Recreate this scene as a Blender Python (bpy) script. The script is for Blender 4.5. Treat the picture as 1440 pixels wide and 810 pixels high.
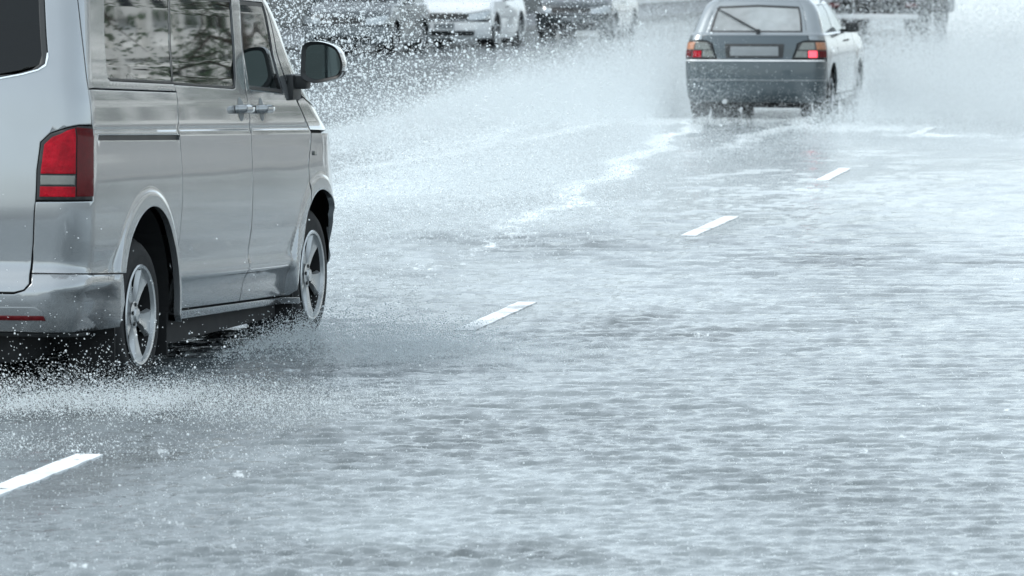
import bpy, bmesh, math, random
import numpy as np
from mathutils import Vector, Matrix, geometry

# ------------------------------------------------------------------ clear
for o in list(bpy.data.objects): bpy.data.objects.remove(o, do_unlink=True)
random.seed(4); RNG = np.random.default_rng(4)
sc = bpy.context.scene
COL = sc.collection
rad = math.radians

# ------------------------------------------------------------------ camera
cam_d = bpy.data.cameras.new('camera'); cam = bpy.data.objects.new('camera', cam_d); COL.objects.link(cam)
cam.location = (0, 0, 2.0)
cam.rotation_euler = (rad(90 - 3.70), 0, 0)
cam_d.sensor_width = 36; cam_d.lens = 182.5
cam_d.clip_start = 0.5; cam_d.clip_end = 4000
cam_d.dof.use_dof = True; cam_d.dof.focus_distance = 26.0; cam_d.dof.aperture_fstop = 9.0
sc.camera = cam

# ------------------------------------------------------------------ sky + sun (overcast, rain)
SUN_EL, SUN_AZ = 46, 258          # azimuth measured clockwise from +Y
world = bpy.data.worlds.new('World'); sc.world = world; world.use_nodes = True
wn = world.node_tree.nodes; wl = world.node_tree.links; wn.clear()
sky = wn.new('ShaderNodeTexSky'); sky.sky_type = 'NISHITA'; sky.sun_disc = False
sky.sun_elevation = rad(SUN_EL); sky.sun_rotation = rad(SUN_AZ)
sky.air_density = 1.0; sky.dust_density = 1.5; sky.ozone_density = 1.0; sky.altitude = 100
hs = wn.new('ShaderNodeHueSaturation'); hs.inputs['Saturation'].default_value = 0.42; hs.inputs['Value'].default_value = 1.0
bg = wn.new('ShaderNodeBackground'); bg.inputs['Strength'].default_value = 0.15
wo = wn.new('ShaderNodeOutputWorld')
tint = wn.new('ShaderNodeMix'); tint.data_type = 'RGBA'; tint.blend_type = 'MULTIPLY'; tint.inputs[0].default_value = 1.0; tint.inputs[7].default_value = (.91, 1.0, 1.02, 1)
wl.new(sky.outputs[0], hs.inputs['Color']); wl.new(hs.outputs[0], tint.inputs[6])
deck = wn.new('ShaderNodeMix'); deck.data_type = 'RGBA'; deck.inputs[0].default_value = .6; deck.inputs[7].default_value = (3.50, 4.00, 4.32, 1)   # even rain-cloud deck
wl.new(tint.outputs[2], deck.inputs[6]); wl.new(deck.outputs[2], bg.inputs[0]); wl.new(bg.outputs[0], wo.inputs[0])
sd = bpy.data.lights.new('sun', 'SUN'); sun = bpy.data.objects.new('sun', sd); COL.objects.link(sun)
sd.energy = 1.5; sd.angle = rad(25); sd.color = (1.0, 0.97, 0.93)
az, el = rad(SUN_AZ), rad(SUN_EL)
sdir = Vector((math.sin(az) * math.cos(el), math.cos(az) * math.cos(el), math.sin(el)))
sun.rotation_euler = (-sdir).to_track_quat('-Z', 'Y').to_euler()
sun.location = sdir * 60

# ------------------------------------------------------------------ output
sc.render.engine = 'CYCLES'
sc.view_settings.view_transform = 'Standard'; sc.view_settings.look = 'None'
sc.view_settings.exposure = 1.2; sc.view_settings.gamma = 1.0; sc.view_settings.use_curve_mapping = False
sc.cycles.use_denoising = True
sc.cycles.max_bounces = 6; sc.cycles.diffuse_bounces = 3; sc.cycles.glossy_bounces = 4
sc.cycles.transparent_max_bounces = 24; sc.cycles.transmission_bounces = 4; sc.cycles.volume_bounces = 0
sc.cycles.caustics_reflective = False; sc.cycles.caustics_refractive = False
sc.cycles.sample_clamp_indirect = 4.0
sc.render.resolution_x, sc.render.resolution_y = 1024, 576

# ------------------------------------------------------------------ materials
MATS = {}
def new_mat(name):
    m = bpy.data.materials.new(name); m.use_nodes = True; m.node_tree.nodes.clear(); MATS[name] = m
    n, l = m.node_tree.nodes, m.node_tree.links
    out = n.new('ShaderNodeOutputMaterial')
    return m, n, l, out
def noise(n, l, vec, scale, detail=4, rough=.55, dist=0.0):
    t = n.new('ShaderNodeTexNoise'); t.inputs['Scale'].default_value = scale; t.inputs['Detail'].default_value = detail
    t.inputs['Roughness'].default_value = rough; t.inputs['Distortion'].default_value = dist
    if vec is not None: l.new(vec, t.inputs['Vector'])
    return t.outputs['Fac']
def ramp(n, l, fac, stops):
    r = n.new('ShaderNodeValToRGB'); e = r.color_ramp.elements
    e[0].position, e[0].color = stops[0][0], (*stops[0][1], 1); e[1].position, e[1].color = stops[-1][0], (*stops[-1][1], 1)
    for p, c in stops[1:-1]:
        x = e.new(p); x.color = (*c, 1)
    l.new(fac, r.inputs[0]); return r.outputs[0]
def maprange(n, l, fac, a, b, c, d):
    m = n.new('ShaderNodeMapRange'); m.inputs[1].default_value = a; m.inputs[2].default_value = b
    m.inputs[3].default_value = c; m.inputs[4].default_value = d; l.new(fac, m.inputs[0]); return m.outputs[0]
def simple(name, col, rough=.5, metal=0.0, var=.08, scale=6.0, bump=0.0, bscale=60., coat=0.0, spec=.5, emit=None, estr=0.0, coatrough=.03):
    m, n, l, out = new_mat(name)
    p = n.new('ShaderNodeBsdfPrincipled'); tc = n.new('ShaderNodeTexCoord')
    f = noise(n, l, tc.outputs['Object'], scale, 5)
    c0 = tuple(max(0, c * (1 - var)) for c in col); c1 = tuple(min(1, c * (1 + var)) for c in col)
    l.new(ramp(n, l, f, [(.3, c0), (.7, c1)]), p.inputs['Base Color'])
    l.new(maprange(n, l, f, .3, .7, max(0, rough - .05), min(1, rough + .05)), p.inputs['Roughness'])
    p.inputs['Metallic'].default_value = metal; p.inputs['Coat Weight'].default_value = coat
    p.inputs['Coat Roughness'].default_value = coatrough; p.inputs['Specular IOR Level'].default_value = spec
    if emit: p.inputs['Emission Color'].default_value = (*emit, 1); p.inputs['Emission Strength'].default_value = estr
    if bump:
        b = n.new('ShaderNodeBump'); b.inputs['Strength'].default_value = 1.0; b.inputs['Distance'].default_value = bump
        l.new(noise(n, l, tc.outputs['Object'], bscale, 4), b.inputs['Height']); l.new(b.outputs[0], p.inputs['Normal'])
    l.new(p.outputs[0], out.inputs[0]); return m
def paint(name, col, metal=.7, rough=.32, wet=.0004, dirt=.18):
    """car paint: metallic base under a clear coat, slight panel waviness, rain beads, road film low down"""
    m, n, l, out = new_mat(name)
    p = n.new('ShaderNodeBsdfPrincipled'); tc = n.new('ShaderNodeTexCoord')
    f = noise(n, l, tc.outputs['Object'], 3.0, 5, .6); 
    grime = tuple(c * .62 for c in col)
    mix = n.new('ShaderNodeMix'); mix.data_type = 'RGBA'; mix.inputs[6].default_value = (*col, 1); mix.inputs[7].default_value = (*grime, 1)
    mm = n.new('ShaderNodeMath'); mm.operation = 'MULTIPLY'; l.new(maprange(n, l, f, .4, .75, 0, dirt), mm.inputs[0]); mm.inputs[1].default_value = 1.0
    l.new(mm.outputs[0], mix.inputs[0]); l.new(mix.outputs[2], p.inputs['Base Color'])
    p.inputs['Metallic'].default_value = metal
    p.inputs['Roughness'].default_value = rough
    p.inputs['Coat Weight'].default_value = 1.0; p.inputs['Coat Roughness'].default_value = .04
    b1 = n.new('ShaderNodeBump'); b1.inputs['Distance'].default_value = .0016; b1.inputs['Strength'].default_value = 1.0
    l.new(noise(n, l, tc.outputs['Object'], 1.6, 0, .4), b1.inputs['Height'])
    v = n.new('ShaderNodeTexVoronoi'); v.inputs['Scale'].default_value = 120; l.new(tc.outputs['Object'], v.inputs['Vector'])
    bead = maprange(n, l, v.outputs['Distance'], .12, .34, 1, 0)
    keep = noise(n, l, tc.outputs['Object'], 14, 2); km = n.new('ShaderNodeMath'); km.operation = 'MULTIPLY'
    l.new(bead, km.inputs[0]); l.new(maprange(n, l, keep, .60, .68, 0, 1), km.inputs[1])
    b2 = n.new('ShaderNodeBump'); b2.inputs['Distance'].default_value = wet; b2.inputs['Strength'].default_value = .35
    l.new(km.outputs[0], b2.inputs['Height']); l.new(b1.outputs[0], b2.inputs['Normal'])
    l.new(b2.outputs[0], p.inputs['Coat Normal']); l.new(b1.outputs[0], p.inputs['Normal'])
    l.new(p.outputs[0], out.inputs[0]); return m
def glass(name, tint, rough=.02, wave=.0, ior=1.52, fog=0.0):
    m, n, l, out = new_mat(name)
    tr = n.new('ShaderNodeBsdfTransparent'); tr.inputs[0].default_value = (*tint, 1)
    gl = n.new('ShaderNodeBsdfGlossy'); gl.inputs[0].default_value = (.95, .97, .97, 1); gl.inputs['Roughness'].default_value = rough
    fr = n.new('ShaderNodeFresnel'); fr.inputs[0].default_value = ior
    tc = n.new('ShaderNodeTexCoord'); b = n.new('ShaderNodeBump'); b.inputs['Distance'].default_value = wave; b.inputs['Strength'].default_value = 1
    l.new(noise(n, l, tc.outputs['Object'], 2.0, 0, .4), b.inputs['Height']); l.new(b.outputs[0], gl.inputs['Normal'])
    mx = n.new('ShaderNodeMixShader'); l.new(fr.outputs[0], mx.inputs[0]); l.new(tr.outputs[0], mx.inputs[1]); l.new(gl.outputs[0], mx.inputs[2])
    if fog:                                  # breath and rain on the pane
        df = n.new('ShaderNodeBsdfDiffuse'); df.inputs[0].default_value = (.74, .79, .81, 1); tl = n.new('ShaderNodeBsdfTranslucent'); tl.inputs[0].default_value = (.74, .79, .81, 1)
        ad = n.new('ShaderNodeMixShader'); ad.inputs[0].default_value = .5; l.new(df.outputs[0], ad.inputs[1]); l.new(tl.outputs[0], ad.inputs[2])
        m3 = n.new('ShaderNodeMixShader'); l.new(maprange(n, l, noise(n, l, tc.outputs['Object'], 4, 4), .3, .7, fog * .8, min(1, fog * 1.2)), m3.inputs[0]); l.new(tr.outputs[0], m3.inputs[1]); l.new(ad.outputs[0], m3.inputs[2]); l.new(m3.outputs[0], mx.inputs[1])
    l.new(mx.outputs[0], out.inputs[0]); return m

paint('silver_paint', (.30, .315, .325), rough=.16); paint('hatch_paint', (.22, .245, .26), metal=.6, rough=.28); paint('hatch_dark', (.04, .058, .068), metal=.3, rough=.3)
paint('white_paint', (.74, .76, .77), metal=.0, rough=.4); paint('dark_paint', (.035, .045, .05), metal=.3); paint('grey_paint', (.16, .18, .19), metal=.6)
glass('privacy_glass', (.10, .12, .12), wave=.0002, ior=2.5); glass('clear_glass', (.60, .70, .69), wave=.0005, ior=2.0); glass('rear_glass', (.05, .06, .06), ior=1.4); glass('hatch_glass', (.75, .82, .83), fog=.62); glass('car_glass', (.45, .52, .52))
simple('black_plastic', (.012, .014, .015), .45, var=.15); simple('rubber', (.006, .007, .008), .8, var=.2, scale=20, bump=.001)
simple('underbody', (.008, .009, .010), .8); simple('interior', (.035, .037, .04), .75, var=.2)
simple('alloy', (.46, .48, .49), .30, .6, coat=.5); simple('steel', (.45, .46, .47), .35, .9)
simple('chrome', (.75, .77, .78), .12, 1.0, var=.02); simple('mirror_glass', (.11, .14, .145), .03, 1.0, var=.02)
simple('red_lens', (.30, .003, .012), .25, spec=.15, coat=.0, var=.3, scale=22, bump=.002, bscale=70); simple('dark_red_lens', (.085, .004, .006), .2, spec=.2, coat=.1, var=.15, scale=40)
simple('clear_lens', (.09, .10, .09), .15, coat=1, var=.12, scale=40); simple('amber_lens', (.32, .13, .06), .15, coat=1, var=.12, scale=40)
simple('smoked_lens', (.10, .11, .10), .15, coat=1, var=.2, scale=40); simple('lit_red_lens', (.6, .02, .03), .2, coat=1, emit=(1, .07, .12), estr=.7); simple('plate', (.17, .19, .20), .4, var=.05)
simple('lamp_glass', (.42, .46, .48), .1, .3, coat=1, var=.2, scale=18)
simple('truck_pale', (.34, .37, .38), .45, var=.1); simple('truck_grey', (.20, .22, .23), .5, var=.15); simple('pale_metal', (.62, .64, .65), .4, .3, var=.1)
simple('stucco', (.86, .86, .85), .85, var=.06, scale=2, bump=.004, bscale=90); simple('stone_trim', (.72, .72, .70), .8, var=.08)
simple('stucco_dark', (.16, .165, .16), .85, var=.12, scale=2, bump=.004, bscale=90)
simple('window_dark', (.02, .025, .03), .08, var=.1); simple('window_frame', (.5, .5, .5), .5)
simple('bark', (.075, .06, .05), .9, var=.3, scale=12, bump=.02, bscale=25)
simple('kerb_stone', (.30, .30, .29), .7, var=.2, scale=5, bump=.003)
simple('pavement', (.20, .205, .21), .5, var=.2, scale=2, bump=.003)
simple('far_ground', (.20, .215, .21), .8, var=.25, scale=.1)
def leaf_mat():
    m, n, l, out = new_mat('leaf'); p = n.new('ShaderNodeBsdfPrincipled'); tr = n.new('ShaderNodeBsdfTranslucent')
    oi = n.new('ShaderNodeTexCoord'); f = noise(n, l, oi.outputs['Object'], 2.5, 3)
    c = ramp(n, l, f, [(.3, (.025, .055, .03)), (.7, (.07, .12, .055))]); l.new(c, p.inputs['Base Color']); l.new(c, tr.inputs[0]); p.inputs['Roughness'].default_value = .4
    mx = n.new('ShaderNodeMixShader'); mx.inputs[0].default_value = .3; l.new(p.outputs[0], mx.inputs[1]); l.new(tr.outputs[0], mx.inputs[2]); l.new(mx.outputs[0], out.inputs[0])
leaf_mat()
def drop_mat(name, col, trans=.45):
    m, n, l, out = new_mat(name)
    d = n.new('ShaderNodeBsdfDiffuse'); d.inputs[0].default_value = (*col, 1)
    t = n.new('ShaderNodeBsdfTranslucent'); t.inputs[0].default_value = (*col, 1)
    g = n.new('ShaderNodeBsdfGlossy'); g.inputs['Roughness'].default_value = .08
    mx = n.new('ShaderNodeMixShader'); mx.inputs[0].default_value = trans; l.new(d.outputs[0], mx.inputs[1]); l.new(t.outputs[0], mx.inputs[2])
    fr = n.new('ShaderNodeFresnel'); fr.inputs[0].default_value = 1.33
    m2 = n.new('ShaderNodeMixShader'); l.new(fr.outputs[0], m2.inputs[0]); l.new(mx.outputs[0], m2.inputs[1]); l.new(g.outputs[0], m2.inputs[2])
    l.new(m2.outputs[0], out.inputs[0])
drop_mat('water_drop', (.76, .81, .83)); drop_mat('mist_drop', (.71, .76, .78))

# ------------------------------------------------------------------ object helpers
def tag(o, label=None, cat=None, group=None, kind=None):
    if label: o['label'] = label
    if cat: o['category'] = cat
    if group: o['group'] = group
    if kind: o['kind'] = kind
    return o
def empty(name, loc=(0, 0, 0), rz=0.0):
    o = bpy.data.objects.new(name, None); COL.objects.link(o); o.location = loc; o.rotation_euler = (0, 0, rz); o.empty_display_size = .3
    return o
def link(name, me, mat, parent=None):
    o = bpy.data.objects.new(name, me); COL.objects.link(o)
    if mat is not None: me.materials.append(MATS[mat] if isinstance(mat, str) else mat)
    o.parent = parent; return o
class MB:
    def __init__(s): s.v = []; s.f = []
    def add(s, vs, fs):
        b = len(s.v); s.v += [tuple(p) for p in vs]; s.f += [tuple(b + i for i in f) for f in fs]; return s
    def box(s, c, d, m=None, ch=0.0):
        x, y, z = (q / 2 for q in d)
        vs = [Vector((sx * x, sy * y, sz * z)) for sx in (-1, 1) for sy in (-1, 1) for sz in (-1, 1)]
        if m is not None: vs = [m @ p for p in vs]
        vs = [p + Vector(c) for p in vs]
        return s.add(vs, [(0, 1, 3, 2), (4, 6, 7, 5), (0, 4, 5, 1), (2, 3, 7, 6), (0, 2, 6, 4), (1, 5, 7, 3)])
    def tube(s, p0, p1, r0, r1=None, n=10, cap=True):
        r1 = r0 if r1 is None else r1; p0, p1 = Vector(p0), Vector(p1); d = (p1 - p0).normalized()
        a = d.orthogonal().normalized(); b = d.cross(a); vs = []
        for p, r in ((p0, r0), (p1, r1)):
            for i in range(n): t = 2 * math.pi * i / n; vs.append(p + (a * math.cos(t) + b * math.sin(t)) * r)
        fs = [(i, (i + 1) % n, n + (i + 1) % n, n + i) for i in range(n)]
        if cap: fs += [tuple(range(n - 1, -1, -1)), tuple(range(n, 2 * n))]
        return s.add(vs, fs)
    def lathe_x(s, prof, n=48):
        """profile list of (x, r) turned about the X axis"""
        vs = []; k = len(prof)
        for i in range(n):
            t = 2 * math.pi * i / n
            for (x, r) in prof: vs.append((x, r * math.cos(t), r * math.sin(t)))
        fs = [(i * k + j, i * k + j + 1, ((i + 1) % n) * k + j + 1, ((i + 1) % n) * k + j) for i in range(n) for j in range(k - 1)]
        return s.add(vs, fs)
    def build(s, name, mat, parent=None, smooth=None, bevel=0.0, seg=2):
        me = bpy.data.meshes.new(name); me.from_pydata(s.v, [], s.f); me.update()
        bm = bmesh.new(); bm.from_mesh(me); bmesh.ops.recalc_face_normals(bm, faces=bm.faces)
        if bevel > 0:
            bmesh.ops.bevel(bm, geom=list(bm.edges), offset=bevel, segments=seg, profile=.6, affect='EDGES', clamp_overlap=True)
        bm.to_mesh(me); bm.free()
        if smooth is not None:
            me.polygons.foreach_set('use_smooth', [True] * len(me.polygons)); me.set_sharp_from_angle(angle=rad(smooth))
        return link(name, me, mat, parent)
def copy_tree(o, parent=None):
    c = o.copy(); COL.objects.link(c); c.parent = parent
    for ch in list(o.children): copy_tree(ch, c)
    return c
# ------------------------------------------------------------------ vehicle skin: a surface S(t, z); t runs along the side (metres), round the corners to the centre line
def pchip(xs, ys):
    xs = np.asarray(xs, float); ys = np.asarray(ys, float); h = np.diff(xs); dl = np.diff(ys) / h
    m = np.zeros_like(xs); m[0], m[-1] = dl[0], dl[-1]
    for i in range(1, len(xs) - 1):
        if dl[i - 1] * dl[i] > 0:
            w1, w2 = 2 * h[i] + h[i - 1], h[i] + 2 * h[i - 1]; m[i] = (w1 + w2) / (w1 / dl[i - 1] + w2 / dl[i])
    def f(x):
        x = np.clip(np.asarray(x, float), xs[0], xs[-1]); i = np.clip(np.searchsorted(xs, x) - 1, 0, len(xs) - 2)
        t = (x - xs[i]) / h[i]
        return (ys[i] * (1 + 2 * t) * (1 - t) ** 2 + h[i] * m[i] * t * (1 - t) ** 2 + ys[i + 1] * t * t * (3 - 2 * t) + h[i] * m[i + 1] * t * t * (t - 1))
    return f
class Shell:
    def __init__(s, W, Yr, Yf, ar, br, af, bf, T0r, T1r, T0f, T1f, shear=0.0, flares=(), Lref=.8, crown=.03, bulge=.01, Lc=(.24, .8)):
        s.W, s.Yr, s.Yf = pchip(*zip(*W)), pchip(*zip(*Yr)), pchip(*zip(*Yf))
        s.ar, s.br, s.af, s.bf = (pchip(*zip(*q)) for q in (ar, br, af, bf))
        s.T0r, s.T1r, s.T0f, s.T1f = T0r, T1r, T0f, T1f
        s.Lcr, s.Lcf = Lc; s.Lref = Lref; s.k = shear; s.flares = flares; s.crown = crown; s.bulge = bulge
    @property
    def tr(s): return s.T0r - s.Lcr - s.Lref
    @property
    def tf(s): return s.T0f + s.Lcf + s.Lref
    def raw(s, t, z):
        t = np.asarray(t, float); z = np.asarray(z, float)
        W, Yr, Yf, ar, br, af, bf = s.W(z), s.Yr(z), s.Yf(z), s.ar(z), s.br(z), s.af(z), s.bf(z)
        ycr, ycf = Yr + ar, Yf - af
        y = t.copy() if t.shape else t; x = W + 0 * t
        y = np.where(t < s.T1r, ycr + (t - s.T0r) / (s.T1r - s.T0r) * (s.T1r - ycr), t)
        y = np.where(t > s.T1f, s.T1f + (t - s.T1f) / (s.T0f - s.T1f) * (ycf - s.T1f), y)
        ym, hl = (s.T0r + s.T0f) / 2, (s.T0f - s.T0r) / 2
        x = x + s.bulge * np.clip(1 - ((y - ym) / hl) ** 2, 0, 1)
        th = np.clip((s.T0r - t) / s.Lcr, 0, 1) * np.pi / 2; inr = t < s.T0r
        x = np.where(inr, W - br + br * np.cos(th), x); y = np.where(inr, ycr - ar * np.sin(th), y)
        s2 = np.clip((s.T0r - s.Lcr - t) / s.Lref, 0, 1); fr = t < s.T0r - s.Lcr
        x = np.where(fr, (W - br) * (1 - s2), x); y = np.where(fr, Yr - s.crown * (1 - (1 - s2) ** 2), y)
        th = np.clip((t - s.T0f) / s.Lcf, 0, 1) * np.pi / 2; inf_ = t > s.T0f
        x = np.where(inf_, W - bf + bf * np.cos(th), x); y = np.where(inf_, ycf + af * np.sin(th), y)
        s2 = np.clip((t - s.T0f - s.Lcf) / s.Lref, 0, 1); fr = t > s.T0f + s.Lcf
        x = np.where(fr, (W - bf) * (1 - s2), x); y = np.where(fr, Yf + s.crown * (1 - (1 - s2) ** 2), y)
        for (cy, cz, r0, wd, amp) in s.flares:
            r = np.hypot(y - cy, z - cz); q = np.clip((r0 + wd - r) / (wd * .35), 0, 1); q = q * q * (3 - 2 * q) * (np.abs(y - cy) < .9); x = x * (1 - q) + (x - s.W(z) + s.W(np.maximum(z, .7)) - .004 + amp) * q if amp > .013 else x + amp * q
        return x, y, z
    zm = None
    def P(s, t, z, off=0.0):
        x, y, zz = s.raw(t, z); p = np.stack([x, y, zz + 0 * x], -1)
        if np.any(off): p = p + s.N(t, z) * np.asarray(off)[..., None] if np.ndim(off) else p + s.N(t, z) * off
        if s.zm is not None: p[..., 2] = np.interp(p[..., 2], *s.zm)
        p[..., 2] = p[..., 2] - s.k * p[..., 1]
        return p
    def N(s, t, z):
        e = 1.5e-3
        a = np.stack(s.raw(t + e, z), -1) - np.stack(s.raw(t - e, z), -1)
        zz = np.asarray(z, float) + 0 * np.asarray(t, float)
        b = np.stack(s.raw(t, zz + e), -1) - np.stack(s.raw(t, zz - e), -1)
        n = np.cross(a, b); ln = np.linalg.norm(n, axis=-1, keepdims=True); n = n / np.maximum(ln, 1e-12)
        return n
def arc(cy, cz, r, a0, a1, n=16, rz=None):
    rz = rz or r
    return [(cy + r * math.cos(math.radians(a0 + (a1 - a0) * i / n)), cz + rz * math.sin(math.radians(a0 + (a1 - a0) * i / n))) for i in range(n + 1)]
VK = .03
VAN = Shell(
    W=[(.20, .825), (.30, .868), (.36, .888), (.46, .908), (.495, .933), (.525, .936), (.555, .924), (.70, .943), (.95, .952), (1.10, .949), (1.178, .948), (1.190, .940), (1.204, .943), (1.30, .937), (1.38, .9245), (1.40, .9215), (1.50, .9125), (1.60, .9030), (1.70, .8930), (1.80, .8825), (1.84, .876), (1.90, .845)],
    Yr=[(.20, -.90), (.30, -.965), (.36, -.985), (.46, -.998), (.50, -.988), (.54, -.952), (.575, -.922), (.60, -.918), (.80, -.93), (.95, -.925), (1.2, -.905), (1.4, -.885), (1.60, -.845), (1.9, -.77)],
    Yf=[(.20, 3.78), (.35, 3.87), (.60, 3.88), (.95, 3.80), (1.06, 3.74), (1.15, 3.62), (1.25, 3.42), (1.37, 3.21), (1.5, 3.0), (1.76, 2.70), (1.90, 2.48)],
    ar=[(.2, .16), (1.2, .13), (1.9, .13)], br=[(.2, .17), (1.2, .13), (1.9, .13)],
    af=[(.2, .75), (1.0, .68), (1.2, .50), (1.9, .42)], bf=[(.2, .42), (1.0, .38), (1.2, .30), (1.9, .26)],
    T0r=-.80, T1r=-.45, T0f=3.12, T1f=1.9, shear=VK, flares=((.00, .41, .415, .10, .018), (3.02, .46, .41, .09, .016)), Lref=.80, crown=.035, bulge=.010)
def inside(pts, loops):
    res = np.zeros(len(pts), bool)
    for lp in loops:
        a = np.asarray(lp); b = np.roll(a, -1, 0)
        for (x0, y0), (x1, y1) in zip(a, b):
            c = (y0 > pts[:, 1]) != (y1 > pts[:, 1])
            if abs(y1 - y0) > 1e-12: res ^= c & (pts[:, 0] < (x1 - x0) * (pts[:, 1] - y0) / (y1 - y0) + x0)
    return res
def seg_dist(pts, loops):
    d = np.full(len(pts), 9.)
    for lp in loops:
        a = np.asarray(lp); b = np.roll(a, -1, 0)
        for p, q in zip(a, b):
            v = q - p; t = np.clip(((pts - p) @ v) / max(v @ v, 1e-12), 0, 1); d = np.minimum(d, np.hypot(*(pts - p - t[:, None] * v).T))
    return d
def resample(lp, h):
    out = []
    for p, q in zip(lp, lp[1:] + lp[:1]):
        k = max(1, int(math.ceil(math.hypot(q[0] - p[0], q[1] - p[1]) / h)))
        out += [(p[0] + (q[0] - p[0]) * i / k, p[1] + (q[1] - p[1]) * i / k) for i in range(k)]
    return np.array(out)
def area2(a): b = np.roll(a, -1, 0); return (a[:, 0] * b[:, 1] - b[:, 0] * a[:, 1]).sum()
def outw(a):
    """outward in-plane direction of a counter-clockwise loop at each vertex"""
    e = np.roll(a, -1, 0) - a; n = np.stack([e[:, 1], -e[:, 0]], 1); n /= np.maximum(np.linalg.norm(n, axis=1, keepdims=True), 1e-9)
    m = n + np.roll(n, 1, 0); d = 1 + (n * np.roll(n, 1, 0)).sum(1, keepdims=True)
    m = m / np.maximum(d, .45); return m
def rounded(lp, r, n=4):
    """round the corners of a loop"""
    out = []; k = len(lp)
    for i in range(k):
        p, c, q = np.array(lp[i - 1]), np.array(lp[i]), np.array(lp[(i + 1) % k]); u, v = p - c, q - c; lu, lv = np.linalg.norm(u), np.linalg.norm(v)
        rr = min(r, lu * .45, lv * .45); a, b = c + u / lu * rr, c + v / lv * rr
        for j in range(n + 1): t = j / n; out.append(tuple((1 - t) ** 2 * a + 2 * t * (1 - t) * c + t * t * b))
    return out
def panel(name, sh, loops, mat, parent, off=0.0, gap=.003, flange=.03, h=.05, side=1, center=None, zlines=(), tilt=.3, ring=.005, arcs=()):
    """one sheet-metal panel, lamp lens or pane on the skin of a vehicle. loops in (t, z); center: t of the centre line when the panel crosses it"""
    L = []
    for i, lp in enumerate(loops):
        a = resample(list(lp), h)
        if (area2(a) > 0) != (i == 0): a = a[::-1].copy()
        L.append(a)
    def iscen(a): return np.abs(a[:, 0] - center) < 1e-4 if center is not None else np.zeros(len(a), bool)
    B, R, O = [], [], []
    for a in L:
        o = outw(a); c = iscen(a); b = a - o * gap; b[c, 0] = center; r = b - o * ring; r[c, 0] = center
        B.append(b); R.append(r); O.append(o)
    allb = np.concatenate(B)
    lo, hi = allb.min(0), allb.max(0)
    ts = np.arange(lo[0] + h * .5, hi[0], h); zs = [z for z in np.arange(lo[1] + h * .4, hi[1], h * .8) if all(abs(z - q) > .01 for q in zlines)] + [q for q in zlines if lo[1] < q < hi[1]]
    g = np.array([(t, z) for z in zs for t in ts]) if len(ts) and len(zs) else np.zeros((0, 2))
    for (cy, cz, r0, r1) in arcs:            # finer mesh over a wheel-arch flare
        g = g[np.abs(np.hypot(g[:, 0] - cy, g[:, 1] - cz) - (r0 + r1) / 2) > (r1 - r0) / 2]
        g = np.concatenate([g] + [np.array([(cy + r * math.cos(a), cz + r * math.sin(a)) for a in np.linspace(-.4, 3.6, int(4 * r / .022))]) for r in np.linspace(r0, r1, 11)])
    if len(g): g = g[inside(g, B)]
    if len(g): g = g[seg_dist(g, B) > ring * 2.2]
    rp = np.concatenate(R); rp = rp[inside(rp, B)]
    if len(rp): rp = rp[seg_dist(rp, B) > ring * .5]
    pts = np.concatenate([allb, rp, g]); edges = []; k = 0
    for b in B: n = len(b); edges += [(k + i, k + (i + 1) % n) for i in range(n)]; k += n
    vs, es, fs, ov, _, _ = geometry.delaunay_2d_cdt([Vector(p) for p in pts], edges, [], 0, 1e-6)
    V = np.array([tuple(p) for p in vs]); F = np.array([f for f in fs if len(f) == 3])
    cen = V[F].mean(1); F = F[inside(cen, B)]
    e1, e2 = V[F[:, 1]] - V[F[:, 0]], V[F[:, 2]] - V[F[:, 0]]; ok = np.abs(e1[:, 0] * e2[:, 1] - e1[:, 1] * e2[:, 0]) > 1e-9; F = F[ok]
    e1, e2 = e1[ok], e2[ok]; fl = (e1[:, 0] * e2[:, 1] - e1[:, 1] * e2[:, 0]) < 0; F[fl] = F[fl][:, ::-1]
    P = sh.P(V[:, 0], V[:, 1], off); N = sh.N(V[:, 0], V[:, 1])
    def tang(a, o):
        e = 2e-3; d = sh.P(a[:, 0] + o[:, 0] * e, a[:, 1] + o[:, 1] * e) - sh.P(a[:, 0], a[:, 1]); return d / np.maximum(np.linalg.norm(d, axis=1, keepdims=True), 1e-9)
    idx = {}
    for i, q in enumerate(ov):
        for j in q: idx.setdefault(j, i)
    k = 0; PV, NV, FF = [P], [N.copy()], [F]; base = len(P)
    for b, o in zip(B, O):
        n = len(b); c = iscen(b); tg = tang(b, o)
        for i in range(n):
            j = idx.get(k + i)
            if j is not None and not c[i]: q = NV[0][j] * 1.0 + tg[i] * tilt; NV[0][j] = q / np.linalg.norm(q)
        if flange > 0:
            nn = sh.N(b[:, 0], b[:, 1]); p0 = sh.P(b[:, 0], b[:, 1], off); p1 = p0 - nn * flange - tg * min(gap, .002)
            PV += [p0, p1]; NV += [tg, tg]
            q = []
            for i in range(n):
                j = (i + 1) % n
                if c[i] and c[j]: continue
                q += [(base + i, base + n + i, base + n + j), (base + i, base + n + j, base + j)]
            if q: FF.append(np.array(q))
            base += 2 * n
        k += n
    P = np.concatenate(PV); N = np.concatenate(NV); F = np.concatenate(FF)
    if center is not None:
        P2, N2 = P * [-1, 1, 1], N * [-1, 1, 1]; F = np.concatenate([F, F[:, ::-1] + len(P)]); P = np.concatenate([P, P2]); N = np.concatenate([N, N2])
    elif side < 0: P, N, F = P * [-1, 1, 1], N * [-1, 1, 1], F[:, ::-1]
    me = bpy.data.meshes.new(name); me.from_pydata(P.tolist(), [], F.tolist()); me.update()
    me.polygons.foreach_set('use_smooth', np.ones(len(me.polygons), bool))
    if len(me.vertices) == len(N): me.normals_split_custom_set_from_vertices(N.tolist())
    return link(name, me, mat, parent)
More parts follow.
